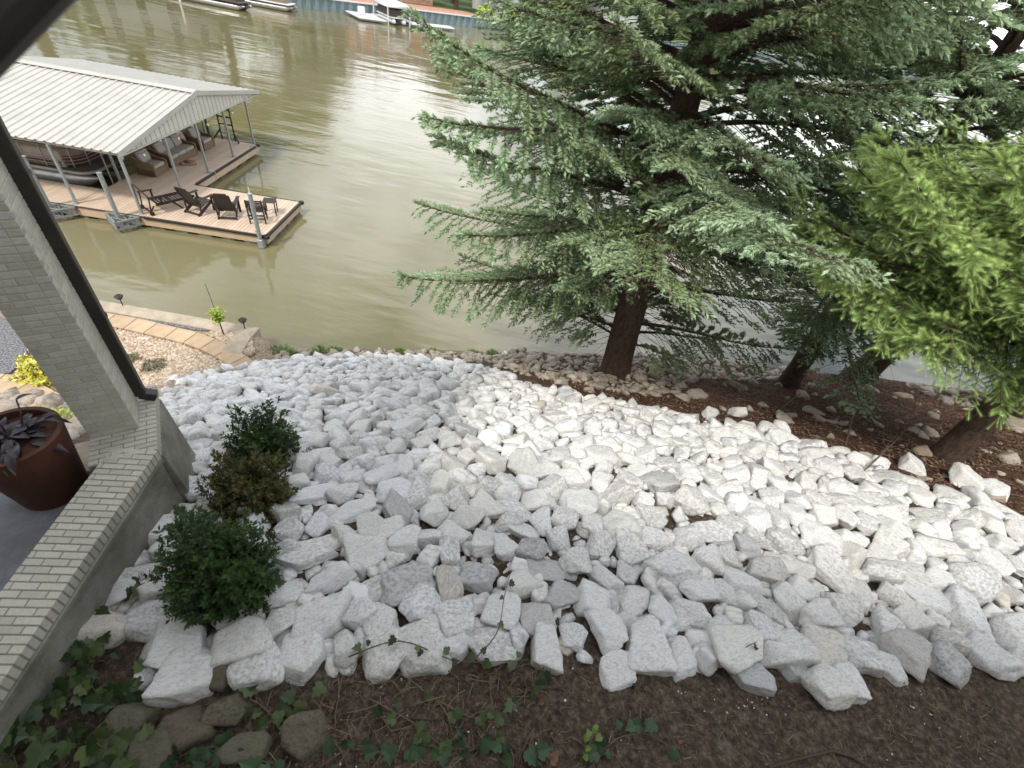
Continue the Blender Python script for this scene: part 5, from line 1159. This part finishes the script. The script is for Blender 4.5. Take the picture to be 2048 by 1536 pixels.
for s in (-1, 1):
    mb = MB(); mb.beam((.18, s * .34, .62), (.18, s * .34, .34), .035, .06, up=(1, 0, 0)); mb.box((.0, s * .35, .64), (.5, .09, .025)); mb.beam((-.2, s * .34, .62), (-.28, s * .33, .05), .05, .035, up=(1, 0, 0)); mb.build('arm', M['poly'], lg)
    mb = MB(); mb.beam((.55, s * .31, .34), (.85, s * .31, .0), .035, .07); mb.build('leg', M['poly'], lg)
    mb = MB(); mb.tube([(-.27, s * .36, .08), (-.27, s * .40, .08)], .08, 14); mb.build('wheel', M['black'], lg)
mb = MB(); mb.beam((-.27, -.34, .12), (-.27, .34, .12), .04, .05); mb.beam((-.1, -.3, .3), (-.27, -.3, .12), .03, .04); mb.build('stretcher', M['poly'], lg)

# pontoon boat in the slip
pb = dempty('pontoon_boat', -11.0, 3.25, 0, 'pontoon boat with curved rails and brown panels moored under the dock roof', 'pontoon boat')
def rrect(x0, x1, y0, y1, rr_, z, n=6):
    out = []
    for cx, cy, a0 in ((x1 - rr_, y1 - rr_, 0), (x0 + .1, y1 - .1, 90), (x0 + .1, y0 + .1, 180), (x1 - rr_, y0 + rr_, 270)):
        q = rr_ if cx == x1 - rr_ else .1
        for k in range(n + 1): a = R(a0 + 90 * k / n); out.append((cx + q * math.cos(a), cy + q * math.sin(a), z))
    return out
X0, X1, Y0, Y1 = -3.6, 3.35, -1.22, 1.22
mb = MB(); mb.prism([p[:2] for p in rrect(X0, X1, Y0, Y1, .55, 0)], .72, .82); mb.build('deck', M['alu'], pb, bevel=.01)
mb = MB(); mb.prism([p[:2] for p in rrect(X0 + .05, X1 - .06, Y0 + .05, Y1 - .05, .5, 0)], .815, .83); mb.build('carpet', M['canvas'], pb)
for s in (-1, 1):
    mb = MB(); n_ = 14; pr_ = [(X0, .30)] + [(1.9, .31), (2.5, .29), (2.9, .22), (3.2, .11), (3.35, .015)]
    mb.tube([(p[0], s * .85, .38 + (.31 - p[1]) * .55) for p in pr_], [p[1] for p in pr_], 18); mb.build('pontoon', M['alu'], pb, smooth=True)
rail = rrect(X0 + .25, X1 - .55, Y0 + .12, Y1 - .12, .75, 0)
mb = MB()
for zz in (.98, 1.10, 1.22, 1.52, 1.64): mb.tube([(p[0], p[1], zz) for p in rail] + [(rail[0][0], rail[0][1], zz)], .016, 5)
for k in range(0, len(rail), 3): mb.tube([(rail[k][0], rail[k][1], .83), (rail[k][0], rail[k][1], 1.64)], .018, 5)
for x in np.arange(X0 + .8, X1 - 1.3, .75):
    for y in (Y0 + .12, Y1 - .12): mb.tube([(x, y, .83), (x, y, 1.64)], .018, 5)
mb.build('rails', M['alu'], pb)
rp = rrect(X0 + .29, X1 - .59, Y0 + .16, Y1 - .16, .72, 0); n_ = len(rp)
mb = MB(); mb.add([(p[0], p[1], z) for z in (1.26, 1.60) for p in rp], [(i, (i + 1) % n_, n_ + (i + 1) % n_, n_ + i) for i in range(n_)]); mb.build('side_panel', M['boat_tan'], pb)
mb = MB(); mb.add([(p[0], p[1], z) for z in (.90, 1.26) for p in rp], [(i, (i + 1) % n_, n_ + (i + 1) % n_, n_ + i) for i in range(n_)]); mb.build('lower_panel', M['boat_red'], pb)
for (x, y, w_, l_) in ((1.6, .75, .55, 1.5), (1.6, -.75, .55, 1.5), (-2.2, .75, .55, 1.6), (-2.2, -.7, .6, 1.4)):
    mb = MB(); mb.box((x, y, 1.02), (l_, w_, .38)); mb.box((x, y + (.25 if y > 0 else -.25), 1.3), (l_, .16, .4)); mb.build('seat', M['cushion'], pb, bevel=.05, seg=2)
mb = MB(); mb.box((-.4, -.6, 1.2), (.5, .6, .75)); mb.build('helm', M['boat_tan'], pb, bevel=.06, seg=2)
mb = MB()
for xx in (-2.6, -.6): mb.tube([(xx, -1.05, 1.6), (xx + .4, -1.0, 2.35), (xx + .4, 1.0, 2.35), (xx, 1.05, 1.6)], .018, 6)
mb.build('bimini_frame', M['alu'], pb)
mb = MB(); mb.box((-1.2, 0, 2.40), (2.6, 2.1, .03)); mb.build('bimini', M['canvas'], pb, bevel=.01)
# bow rail / lift arms near the slip corner
mb = MB()
for z in (1.4, 1.7, 2.0): mb.tube([(-7.2, 2.45, z), (-7.75, 3.1, z)], .02, 6)
for q in ((-7.2, 2.45), (-7.75, 3.1)): mb.tube([(q[0], q[1], .3), (q[0], q[1], 2.05)], .025, 6)
mb.tube([(-7.2, 2.45, 1.4), (-7.75, 3.1, 2.0)], .015, 5); o = mb.build('boat_lift_frame', M['galv']); o.location = DL(0, 0, 0); o.rotation_euler = (0, 0, DROT); tag(o, 'small galvanised lift frame between boat bow and roof corner', 'frame')

# ------------------------------------------------------------------ far bank
fw = empty('retaining_wall', FB(0, 0), 'blue grey sheet-pile retaining wall along the far bank', 'retaining wall')
mb = MB(); vs, u = [], -8.0; prof = []
while u < 260: prof += [(u, 0), (u + .5, 0), (u + .62, .18), (u + 1.12, .18), (u + 1.24, 0)]; u += 1.24
for (uu, vv) in prof: p = FB(uu, vv); q = FB(0, 0); vs += [(p.x - q.x, p.y - q.y, -1), (p.x - q.x, p.y - q.y, 1.35)]
mb.add(vs, [(2 * i, 2 * i + 2, 2 * i + 3, 2 * i + 1) for i in range(len(prof) - 1)]); mb.build('sheet_pile', M['sheetpile'], fw)
q = FB(0, 0); mb = MB(); a, b = FB(-8, .15, 1.42) - q, FB(260, .15, 1.42) - q; mb.beam(a, b, .5, .14); mb.build('cap', M['white'], fw)
def fprism(mb, u0, u1, v0, v1, z0, z1): mb.prism([FB(u0, v0)[:2], FB(u1, v0)[:2], FB(u1, v1)[:2], FB(u0, v1)[:2]], z0, z1); return mb
tag(fprism(MB(), 4, 30, .8, 9, 1.2, 1.32).build('brick_patio', M['far_brick']), 'red and white brick patio above the far retaining wall', 'patio')
# rocky foreshore left of the wall
pts_ = []
for k in range(150): pts_.append(FB(random.uniform(-26, -8), random.uniform(-.8, 1.6)))
pp = np.array([[p.x, p.y, random.uniform(0, .5)] for p in pts_]); rs = rng.uniform(.25, .7, 150)
merge_stuff('far_shore_rocks', [(FAR, pp, np.stack([rs, rs * .8, rs * .6], 1), rotmats(rng.uniform(0, 6, 150), rng.normal(0, .3, 150), rng.normal(0, .3, 150)))], M['old_rock'], 'brown rocks at the foot of the far bank left of the retaining wall', 'rocks')
# white floating dock with a covered lift boat
fd_ = empty('far_dock', FB(5, -4), 'white floating dock moored at the far retaining wall', 'dock', rot=(0, 0, math.atan2(.66, .75)))
mb = MB(); mb.prism([(-1.5, -2.6), (2.3, -3.4), (2.3, 2.5), (-1.5, 3.2)], .12, .42); mb.prism([(6.2, -3.4), (13.5, -3.4), (13.5, -1.3), (7.2, -1.3), (6.2, 3)], .12, .42); mb.prism([(2.3, 2.0), (6.2, 2.0), (6.2, 3), (2.3, 3)], .12, .42); mb.build('platform', M['white'], fd_, bevel=.03)
mb = MB(); mb.prism([(-1.55, -2.65), (2.35, -3.45), (2.35, 2.5), (-1.55, 3.2)], .20, .27); mb.prism([(6.15, -3.45), (13.55, -3.45), (13.55, -1.25), (7.2, -1.25), (6.15, 3)], .20, .27); mb.build('rub_rail', M['black'], fd_)
mb = MB(); mb.box((-.1, .3, .9), (.9, .7, .95)); mb.build('dock_box', M['white'], fd_, bevel=.05)
lb2 = empty('covered_boat', FB(9.2, -4.6), 'boat with white canopy and dark side curtains on the far dock lift', 'boat', rot=(0, 0, math.atan2(.66, .75)))
mb = MB()
for s in (-1, 1): mb.tube([(s * .8, -3.1, .35), (s * .8, -2.6, .42), (s * .8, 2.6, .42)], [.12, .34, .34], 14)
mb.build('pontoon', M['white'], lb2, smooth=True)
mb = MB(); mb.box((0, 0, .85), (2.5, 5.6, .14)); mb.build('deck', M['white'], lb2, bevel=.03)
mb = MB(); mb.box((0, 0.1, 1.35), (2.3, 5.0, .85)); mb.build('side_curtain', M['canvas'], lb2, bevel=.04)
mb = MB(); nn = 14; vs = []
for j in range(nn + 1):
    a = math.pi * j / nn; vs += [(-1.75 * math.cos(a), -2.9, 2.0 + .75 * math.sin(a)), (-1.75 * math.cos(a), 2.9, 2.0 + .75 * math.sin(a))]
mb.add(vs, [(2 * j, 2 * j + 2, 2 * j + 3, 2 * j + 1) for j in range(nn)]); vs2 = [(-1.75 * math.cos(math.pi * j / nn), -2.9, 2.0 + .75 * math.sin(math.pi * j / nn)) for j in range(nn + 1)]; mb.add(vs2, [tuple(range(nn + 1))])
o = mb.build('canopy', M['white'], lb2, smooth=True); o.modifiers.new('thick', 'SOLIDIFY').thickness = .03
for sx in (-1, 1):
    for sy in (-1, 1): mb = MB(); mb.beam((sx * 1.7, sy * 2.75, -.5), (sx * 1.7, sy * 2.75, 2.05), .14, .14, up=(1, 0, 0)); mb.build('lift_post', M['white'], lb2)
# moored boats at the top left
for k, (x, y, w_, ca, lb_) in enumerate(((532, 8, 7.0, 'boat_tan', 'tan pontoon boat at the top edge, right of the dark boat'), (420, 1, 9.0, 'canvas', 'dark covered boat at the top edge above the water'))):
    p = Vector(on_z(x, y, .35)); p.z = 0; r_ = empty('moored_boat', p, lb_, 'boat', 'boats moored off the far bank', (0, 0, R(8 - 6 * k)))
    mb = MB()
    for s in (-1, 1): mb.tube([(w_ / 2 + .3, s * .85, .5), (w_ / 2 - .6, s * .85, .32), (-w_ / 2, s * .85, .3)], [.05, .32, .32], 12)
    mb.build('pontoon', M['alu'], r_, smooth=True); mb = MB(); mb.box((0, 0, .78), (w_, 2.5, .16)); mb.build('deck', M['white'] if k == 0 else M['canvas'], r_, bevel=.04)
    mb = MB(); mb.box((-.2, 0, 1.2), (w_ - .8, 2.3, .75)); mb.build('side_panel', M[ca], r_, bevel=.05); mb = MB(); mb.box((-1, 0, 2.7), (w_ * .5, 2.3, .08)); mb.build('bimini', M['canvas'] if k else M['cushion'], r_)
    for sx in (-1, 1):
        mb = MB(); mb.beam((-1 + sx * w_ * .22, -1.05, 1.5), (-1 + sx * w_ * .22, -1.05, 2.7), .04, .04, up=(1, 0, 0)); mb.beam((-1 + sx * w_ * .22, 1.05, 1.5), (-1 + sx * w_ * .22, 1.05, 2.7), .04, .04, up=(1, 0, 0)); mb.build('pole', M['alu'], r_)
for k, (x, y) in enumerate(((360, 3), (450, 6))):
    p = on_z(x, y, 0); mb = MB(); mb.tube([(0, 0, -1), (0, 0, 2.2)], .12, 8); o = mb.build('mooring_post', M['white']); o.location = (p[0], p[1], 0); tag(o, ('pale mooring post at the left end of the dark boat', 'pale mooring post at the right end of the dark boat')[k], 'post')
# houses on the far bank
def far_house(u, v, w_, d_, h_, mtl, label, z0=1.2):
    r_ = empty('far_house', FB(u, v, z0), label, 'house', rot=(0, 0, math.atan2(.66, .75)))
    mb = MB(); mb.box((0, 0, h_ / 2), (w_, d_, h_)); mb.build('wall', mtl, r_)
    rh = d_ * .32; mb = MB(); o_ = .6; vs = [(-w_ / 2 - o_, -d_ / 2 - o_, h_ - .2), (w_ / 2 + o_, -d_ / 2 - o_, h_ - .2), (w_ / 2 + o_, d_ / 2 + o_, h_ - .2), (-w_ / 2 - o_, d_ / 2 + o_, h_ - .2), (-w_ / 2 - o_, 0, h_ + rh), (w_ / 2 + o_, 0, h_ + rh)]
    mb.add(vs, [(0, 1, 5, 4), (2, 3, 4, 5), (0, 4, 3), (1, 2, 5), (3, 2, 1, 0)]); mb.build('roof', M['shingle'], r_)
    n_ = int(w_ / 3)
    for fl in range(int(h_ / 2.8)):
        for i in range(n_):
            x = -w_ / 2 + (i + .5) * w_ / n_; f = MB(); f.box((x, -d_ / 2 - .03, 1.5 + fl * 2.8), (1.3, .1, 1.5)); wf = f.build('window', M['white'], r_)
            g_ = MB(); g_.box((x, -d_ / 2 - .07, 1.5 + fl * 2.8), (1.1, .06, 1.3)); g_.build('pane', M['glass'], wf)
far_house(16, 16, 16, 9, 5.8, M['far_brick'], 'red brick house behind the brick patio on the far bank')
far_house(44, 14, 15, 9, 5.8, M['siding'], 'pale two-storey house behind the big spruce on the far bank')
far_house(-20, 14, 14, 9, 5.8, M['siding'], 'white two-storey house on the far bank above the moored boats')
far_house(78, 14, 18, 10, 5.8, M['siding'], 'long pale house far right on the opposite bank')
# deciduous trees on the far bank
def far_tree(p, h_, w_, label, seed, z0):
    r_ = empty('leafy_tree', (p.x, p.y, z0), label, 'tree', 'trees on the far bank'); mb = MB(); r2 = random.Random(seed)
    mb.tube([(0, 0, -.5), (.2, .1, h_ * .35), (0, .2, h_ * .7)], [w_ * .05, w_ * .04, w_ * .02], 7)
    for k in range(7): a = r2.uniform(0, 6.28); mb.tube([(0.1, 0, h_ * r2.uniform(.25, .5)), (math.cos(a) * w_ * .33, math.sin(a) * w_ * .33, h_ * r2.uniform(.55, .8))], [w_ * .02, w_ * .007], 5)
    mb.build('trunk', M['bark'], r_); o = leaf_clump('crown', (0, 0, 0), w_ / 2, w_ / 2, h_ * .42, 900, w_ * .055, 6, M['far_leaf'], r_, seed=seed, jag=.35, width=.8, inner=.25, fine_up=.3); o.location = (0, 0, h_ * .55)
TL = ['tall leafy tree on the far bank, number %s from the left end' % w_ for w_ in ('one', 'two', 'three', 'four', 'five', 'six', 'seven', 'eight', 'nine', 'ten', 'eleven', 'twelve', 'thirteen', 'fourteen')]
for k, (u, v, h_, w_) in enumerate(((-58, 6, 30, 20), (-46, 5, 29, 19), (-34, 7, 30, 20), (-24, 18, 30, 19), (-12, 9, 22, 14), (-2, 16, 22, 14), (5, 24, 18, 13), (28, 10, 12, 9), (34, 22, 15, 12), (58, 9, 11, 9), (66, 20, 14, 11), (96, 12, 12, 11), (118, 14, 14, 12), (150, 16, 14, 14))):
    far_tree(FB(u, v), h_, w_, TL[k], 100 + k, 1.2)
for k, (u, v) in enumerate(((31, 4), (36, 3.5), (41, 4.5), (52, 4))):
    p = FB(u, v, 1.25); r_ = empty('lime_bush', p, 'yellow green bush on the far bank seen through the spruce, %s from the left' % ORD[k], 'bush', 'bushes on the far bank'); leaf_clump('foliage', (0, 0, 0), 1.8, 1.8, 1.7, 300, .3, 6, M['lime'], r_, seed=200 + k, width=.8)
# wood beyond, right
PW_ = []
for k in range(420): PW_.append(FB(random.uniform(-200, 420), random.uniform(30, 75)))
wv = []
mbw = None
cl_n = 26000; cc = rng.integers(0, len(PW_), cl_n); base_ = np.array([[p.x, p.y, 1.2] for p in PW_])[cc]; dd = rng.normal(size=(cl_n, 3)); dd /= np.linalg.norm(dd, axis=1)[:, None]
ctr = base_ + dd * np.array([5, 5, 4.5]) + np.array([0, 0, 6.0]); ctr[:, 2] += ((FA[None] * 0 + ctr[:, :2] - FA) @ fv).clip(0, 95) * .06
a_ = rng.normal(size=(cl_n, 3)); a_ /= np.linalg.norm(a_, axis=1)[:, None]; b_ = np.cross(a_, dd); s4 = rng.uniform(.7, 1.6, cl_n)[:, None]
Vw = np.stack([ctr - a_ * s4, ctr + b_ * s4, ctr + a_ * s4], 1).reshape(-1, 3); o = link('far_wood', raw_mesh('far_wood', Vw, np.arange(cl_n * 3).reshape(-1, 3), M['far_leaf'], {'tone': np.repeat(rng.random(cl_n), 3)}))
tag(o, 'wood covering the land beyond the far bank', 'wood', kind='stuff')

# ------------------------------------------------------------------ ivy, litter, twigs in the foreground
IV = np.array([(0, 0), (-.26, -.10), (-.46, .08), (-.52, .30), (-.33, .36), (-.40, .62), (-.20, .66), (0, 1.0), (.20, .66), (.40, .62), (.33, .36), (.52, .30), (.46, .08), (.26, -.10)])
def ivy_leaf(mb, p, nrm, head, size, tone, fold=.14):
    nrm = Vector(nrm).normalized(); h_ = Vector(head); h_ = (h_ - nrm * h_.dot(nrm)).normalized(); x = h_.cross(nrm); p = Vector(p)
    vs = [p + x * (a * size) + h_ * (b * size) + nrm * (fold * size * abs(a) * 1.6 - .12 * size * b * b) for a, b in IV] + [p + h_ * (.38 * size)]
    n_ = len(IV); mb.add(vs, [(i, (i + 1) % n_, n_) for i in range(n_)], tone)
def vine(px_pts, nleaf, size, label, mtl='ivy', lift=.10, seed=0, both=True, name='ivy_vine', drop=None, rad_=.006, side=.5):
    r = random.Random(seed); P = [Vector(GP(q[0], q[1])) + Vector((0, 0, (q[2] if len(q) > 2 else lift))) for q in px_pts]
    # smooth
    pts = []
    for i in range(len(P) - 1):
        p0, p1, p2, p3 = P[max(i - 1, 0)], P[i], P[i + 1], P[min(i + 2, len(P) - 1)]
        for t in (0, .25, .5, .75): pts.append(.5 * ((2 * p1) + (p2 - p0) * t + (2 * p0 - 5 * p1 + 4 * p2 - p3) * t * t + (3 * p1 - p0 - 3 * p2 + p3) * t ** 3))
    pts.append(P[-1]); root = empty(name, pts[0], label, 'ivy'); o0 = pts[0]; pts = [p - o0 for p in pts]
    mb = MB(); mb.tube(pts, [rad_ * (1.2 - .7 * i / len(pts)) for i in range(len(pts))], 5); mb2 = MB()
    for k in range(nleaf):
        t = (k + r.uniform(.1, .9)) / nleaf * (len(pts) - 1); i = int(t); p = pts[i].lerp(pts[min(i + 1, len(pts) - 1)], t - i)
        off = Vector((r.uniform(-side, side), r.uniform(-side, side), r.uniform(.1, .6))) * size * 1.4; e_ = p + off
        mb.tube([p, p + off * .5 + Vector((0, 0, .01)), e_], [.0028, .0024, .002], 3, caps=False)
        ivy_leaf(mb2, e_, (r.uniform(-.5, .5), r.uniform(-.75, .1), 1), (r.uniform(-1, 1), r.uniform(-1, .4), r.uniform(-.5, 0)), size * r.uniform(.55, 1.15), min(1, max(0, r.gauss(.35, .3))))
    mb.build('stem', M['twig'] if mtl != 'var' else M['straw'], root); mb2.build('leaves', M[mtl], root); return root
vine([(60, 1480), (120, 1420), (190, 1350), (215, 1270), (262, 1200), (300, 1160)], 26, .13, 'ivy stem climbing beside the wall with dark leaves over the white rocks', seed=1)
vine([(20, 1530), (90, 1450), (150, 1400), (230, 1390), (290, 1370)], 46, .13, 'thick ivy mat with broad leaves against the foot of the wall', seed=2)
vine([(60, 1536), (140, 1500), (220, 1490), (260, 1530), (330, 1500)], 34, .17, 'ivy in the bottom left corner with the largest pale leaves', seed=3)
vine([(0, 1490), (60, 1400), (90, 1340), (150, 1320), (220, 1330)], 34, .12, 'ivy pressed along the concrete just below the brick cap', seed=4)
vine([(700, 1325), (800, 1300, .25), (900, 1330), (960, 1335), (1050, 1330)], 11, .09, 'ivy runner trailing along the lower row of white rocks', seed=5, lift=.16)
vine([(930, 1340), (985, 1290, .3), (1000, 1220, .32), (1012, 1170, .38)], 4, .07, 'upright ivy shoot with three leaves in front of the white rocks', seed=6)
vine([(870, 1400), (960, 1440), (1040, 1400), (1090, 1330)], 14, .11, 'ivy sprawl on the soil below the flat white rock', seed=7, lift=.04)
vine([(740, 1400), (830, 1450), (900, 1500), (1000, 1480)], 14, .11, 'ivy tangle in the dry litter at the bottom centre', seed=8, lift=.04)
vine([(640, 1536), (700, 1500), (780, 1510), (860, 1530)], 12, .12, 'blue green ivy seedlings at the bottom edge left of centre', 'ivy_blue', seed=9, lift=.03)
vine([(880, 1520), (950, 1500), (1040, 1500), (1080, 1530)], 14, .13, 'blue green ivy seedlings at the bottom edge near the centre', 'ivy_blue', seed=10, lift=.03)
vine([(1180, 1536), (1230, 1480), (1290, 1470), (1330, 1490)], 9, .13, 'dark ivy sprig on bare soil beside the variegated seedling', 'ivy_blue', seed=11, lift=.03)
vine([(1170, 1520), (1178, 1480, .10), (1190, 1465, .14)], 8, .07, 'small variegated pale green seedling on the bare soil', 'weed', seed=12, lift=.02, name='seedling')
vine([(470, 1390), (520, 1410), (560, 1440), (600, 1400), (660, 1380)], 18, .12, 'pale ivy strands between the fieldstones and white rocks', seed=13, lift=.05)
vine([(330, 1536), (400, 1500), (470, 1500), (560, 1530)], 18, .14, 'blue green ivy leaves below the slanting fieldstone', 'ivy_blue', seed=14, lift=.05)
vine([(1440, 1340), (1470, 1310, .2), (1490, 1300, .25)], 5, .05, 'tiny reddish sprig in front of a white rock on the right', 'bronze', seed=15, lift=.05, name='seedling')
# dry litter: straw, roots, chips
def strands(poly_px, n, la, lb_, name, material, label, seed, hgt=.03, w_=.004, wave=.3):
    r = np.random.default_rng(seed); poly = [GP(*q)[:2] for q in poly_px]; lo2, hi2 = np.min(poly, 0), np.max(poly, 0); C_ = r.uniform(lo2, hi2, (n * 3, 2)); C_ = C_[inpoly(C_, poly)][:n]; k = len(C_)
    a = r.uniform(0, 6.28, k); L_ = r.uniform(la, lb_, k) ; seg = 4; ts = np.linspace(0, 1, seg + 1); bend = r.normal(0, wave, k)
    X = C_[:, 0, None] + (np.cos(a)[:, None] * ts - np.sin(a)[:, None] * bend[:, None] * ts * ts) * L_[:, None]; Y = C_[:, 1, None] + (np.sin(a)[:, None] * ts + np.cos(a)[:, None] * bend[:, None] * ts * ts) * L_[:, None]
    Z = gz(X, Y) + .012 + r.uniform(0, hgt, k)[:, None] + np.abs(r.normal(0, hgt, k))[:, None] * np.sin(ts * 3.14)[None]
    C3_ = np.stack([X, Y, Z], -1); nn_ = np.stack([-np.sin(a), np.cos(a), 0 * a], 1)[:, None] * (w_ * r.uniform(.5, 1.6, k))[:, None, None]; up_ = np.array([0, 0, 1.0]) * (w_ * 1.2)
    V = np.stack([C3_ - nn_, C3_ + up_, C3_ + nn_], 2).reshape(k, -1, 3); F0 = []
    for s in range(seg): b = s * 3; F0 += [(b, b + 1, b + 4, b + 3), (b + 1, b + 2, b + 5, b + 4)]
    F0 = np.array(F0); Fc = (F0[None] + (np.arange(k) * (3 * (seg + 1)))[:, None, None]).reshape(-1, 4)
    return tag(link(name, raw_mesh(name, V.reshape(-1, 3), Fc, material, {'tone': np.repeat(r.random(k), 3 * (seg + 1))})), label, 'litter', kind='stuff')
FG = [(250, 1400), (420, 1370), (640, 1340), (960, 1320), (1230, 1345), (1640, 1380), (2048, 1345), (2200, 1560), (-60, 1560), (60, 1400)]
strands([(300, 1400), (640, 1350), (1100, 1320), (1120, 1450), (1000, 1560), (200, 1560)], 330, .08, .30, 'dry_stems', M['straw'], 'dry stems and grass litter on the soil', 3, hgt=.03, w_=.0024)
strands(FG, 1200, .02, .13, 'straw_bits', M['straw'], 'scattered straw bits on the dark soil', 4, hgt=.01, w_=.0028)
strands([(1060, 740), (1340, 830), (1620, 900), (1850, 985), (2048, 1040), (2200, 900), (2048, 810), (1570, 745), (1430, 722)], 2600, .05, .30, 'needle_litter', M['chips'], 'reddish twigs and needle litter under the spruces', 5, hgt=.02, w_=.006)
def chips(poly, n, ra, rb, name, material, label, seed):
    r = np.random.default_rng(seed); lo2, hi2 = np.min(poly, 0), np.max(poly, 0); C_ = r.uniform(lo2, hi2, (n, 2)); C_ = C_[inpoly(C_, poly)]; k = len(C_); s = r.uniform(ra, rb, k)[:, None]
    c = np.stack([C_[:, 0], C_[:, 1], gz(C_[:, 0], C_[:, 1]) + r.uniform(.01, .035, k)], 1); a = r.normal(size=(k, 3)) * [1, 1, .35]; a /= np.linalg.norm(a, axis=1)[:, None]; b = np.cross(a, r.normal(size=(k, 3)) * .4 + [0, 0, 1]); b /= np.linalg.norm(b, axis=1)[:, None]
    V = np.stack([c - a * s, c - b * s * .4, c + a * s, c + b * s * .4], 1).reshape(-1, 3)
    return tag(link(name, raw_mesh(name, V, np.arange(4 * k).reshape(-1, 4), material, {'tone': np.repeat(r.random(k) ** 1.5, 4)})), label, 'litter', kind='stuff')
chips(MULCH, 38000, .015, .055, 'mulch_chips', M['chips'], 'reddish brown mulch and fallen leaves under the trees', 6)
chips([GP(*q)[:2] for q in FG], 9000, .004, .016, 'soil_crumbs', M['chips'], 'crumbs and bits on the bare soil', 7)
_P = [GP(*q)[:2] for q in FG]
_e = scatter_in(_P, 500, .003, .010, .7, .0); _f = scatter_in([GP(*q)[:2] for q in [(1100, 1340), (1700, 1400), (2048, 1360), (2048, 1420), (1500, 1440), (1100, 1400)]], 260, .004, .016, .7, 0)
merge_stuff('grit', [(PEB, *_e), (PEB, *_f)], M['rock'], 'white grit and crumbs of limestone on the soil', 'grit')
# dry leaves one by one
for k, (x, y, s) in enumerate(((760, 1410, .075), (952, 1405, .05), (1085, 1402, .055), (1100, 1520, .10), (842, 1512, .08), (1010, 1395, .04), (1290, 1530, .05), (500, 1530, .08), (455, 1325, .07), (1180, 1400, .04), (690, 1480, .05), (1360, 1480, .04))):
    p = GP(x, y, .03); mb = MB(); ivy_leaf(mb, (0, 0, 0), (random.uniform(-.4, .4), -.4, 1), (random.uniform(-1, 1), random.uniform(-1, 1), 0), s, 0, .35)
    o = mb.build('dry_leaf', M['dry']); o.location = p; tag(o, 'curled brown dry leaf lying on the foreground soil', 'leaf', 'dry leaves on the soil')
# long curved dead stick at the bottom right, roots
for k, (q, r0, lb_) in enumerate(((((1535, 1536), (1590, 1520), (1660, 1503), (1700, 1515), (1740, 1540)), .011, 'long pale curved stick on the soil at the bottom edge'), (((1425, 1500), (1418, 1430), (1425, 1400)), .004, 'thin upright dry stem on the soil right of centre'), (((1540, 1420), (1556, 1470), (1570, 1520)), .004, 'thin pale dry stem lying down the soil on the right'), (((1010, 1400), (1060, 1380), (1130, 1375), (1140, 1350)), .007, 'bent bare root below the white rocks at centre'), (((900, 1340), (940, 1370), (1000, 1390)), .006, 'forked bare twig beneath the wide flat rock'), (((700, 1400), (760, 1430), (850, 1440), (930, 1440)), .006, 'pale creeping runner across the litter'))):
    P = [Vector(GP(*c)) + Vector((0, 0, .03)) for c in q]; mb = MB(); mb.tube([p - P[0] for p in P], [r0] * (len(P) - 1) + [r0 * .4], 6); o = mb.build('stick', M['straw']); o.location = P[0]; tag(o, lb_, 'stick')
mb = MB(); p = GP(1262, 1375); mb.tube([(0, 0, .10), (.01, -.02, -.02)], [.016, .012], 6); o = mb.build('peg', M['black']); o.location = p; tag(o, 'short dark peg in the soil under the tall white block', 'peg')
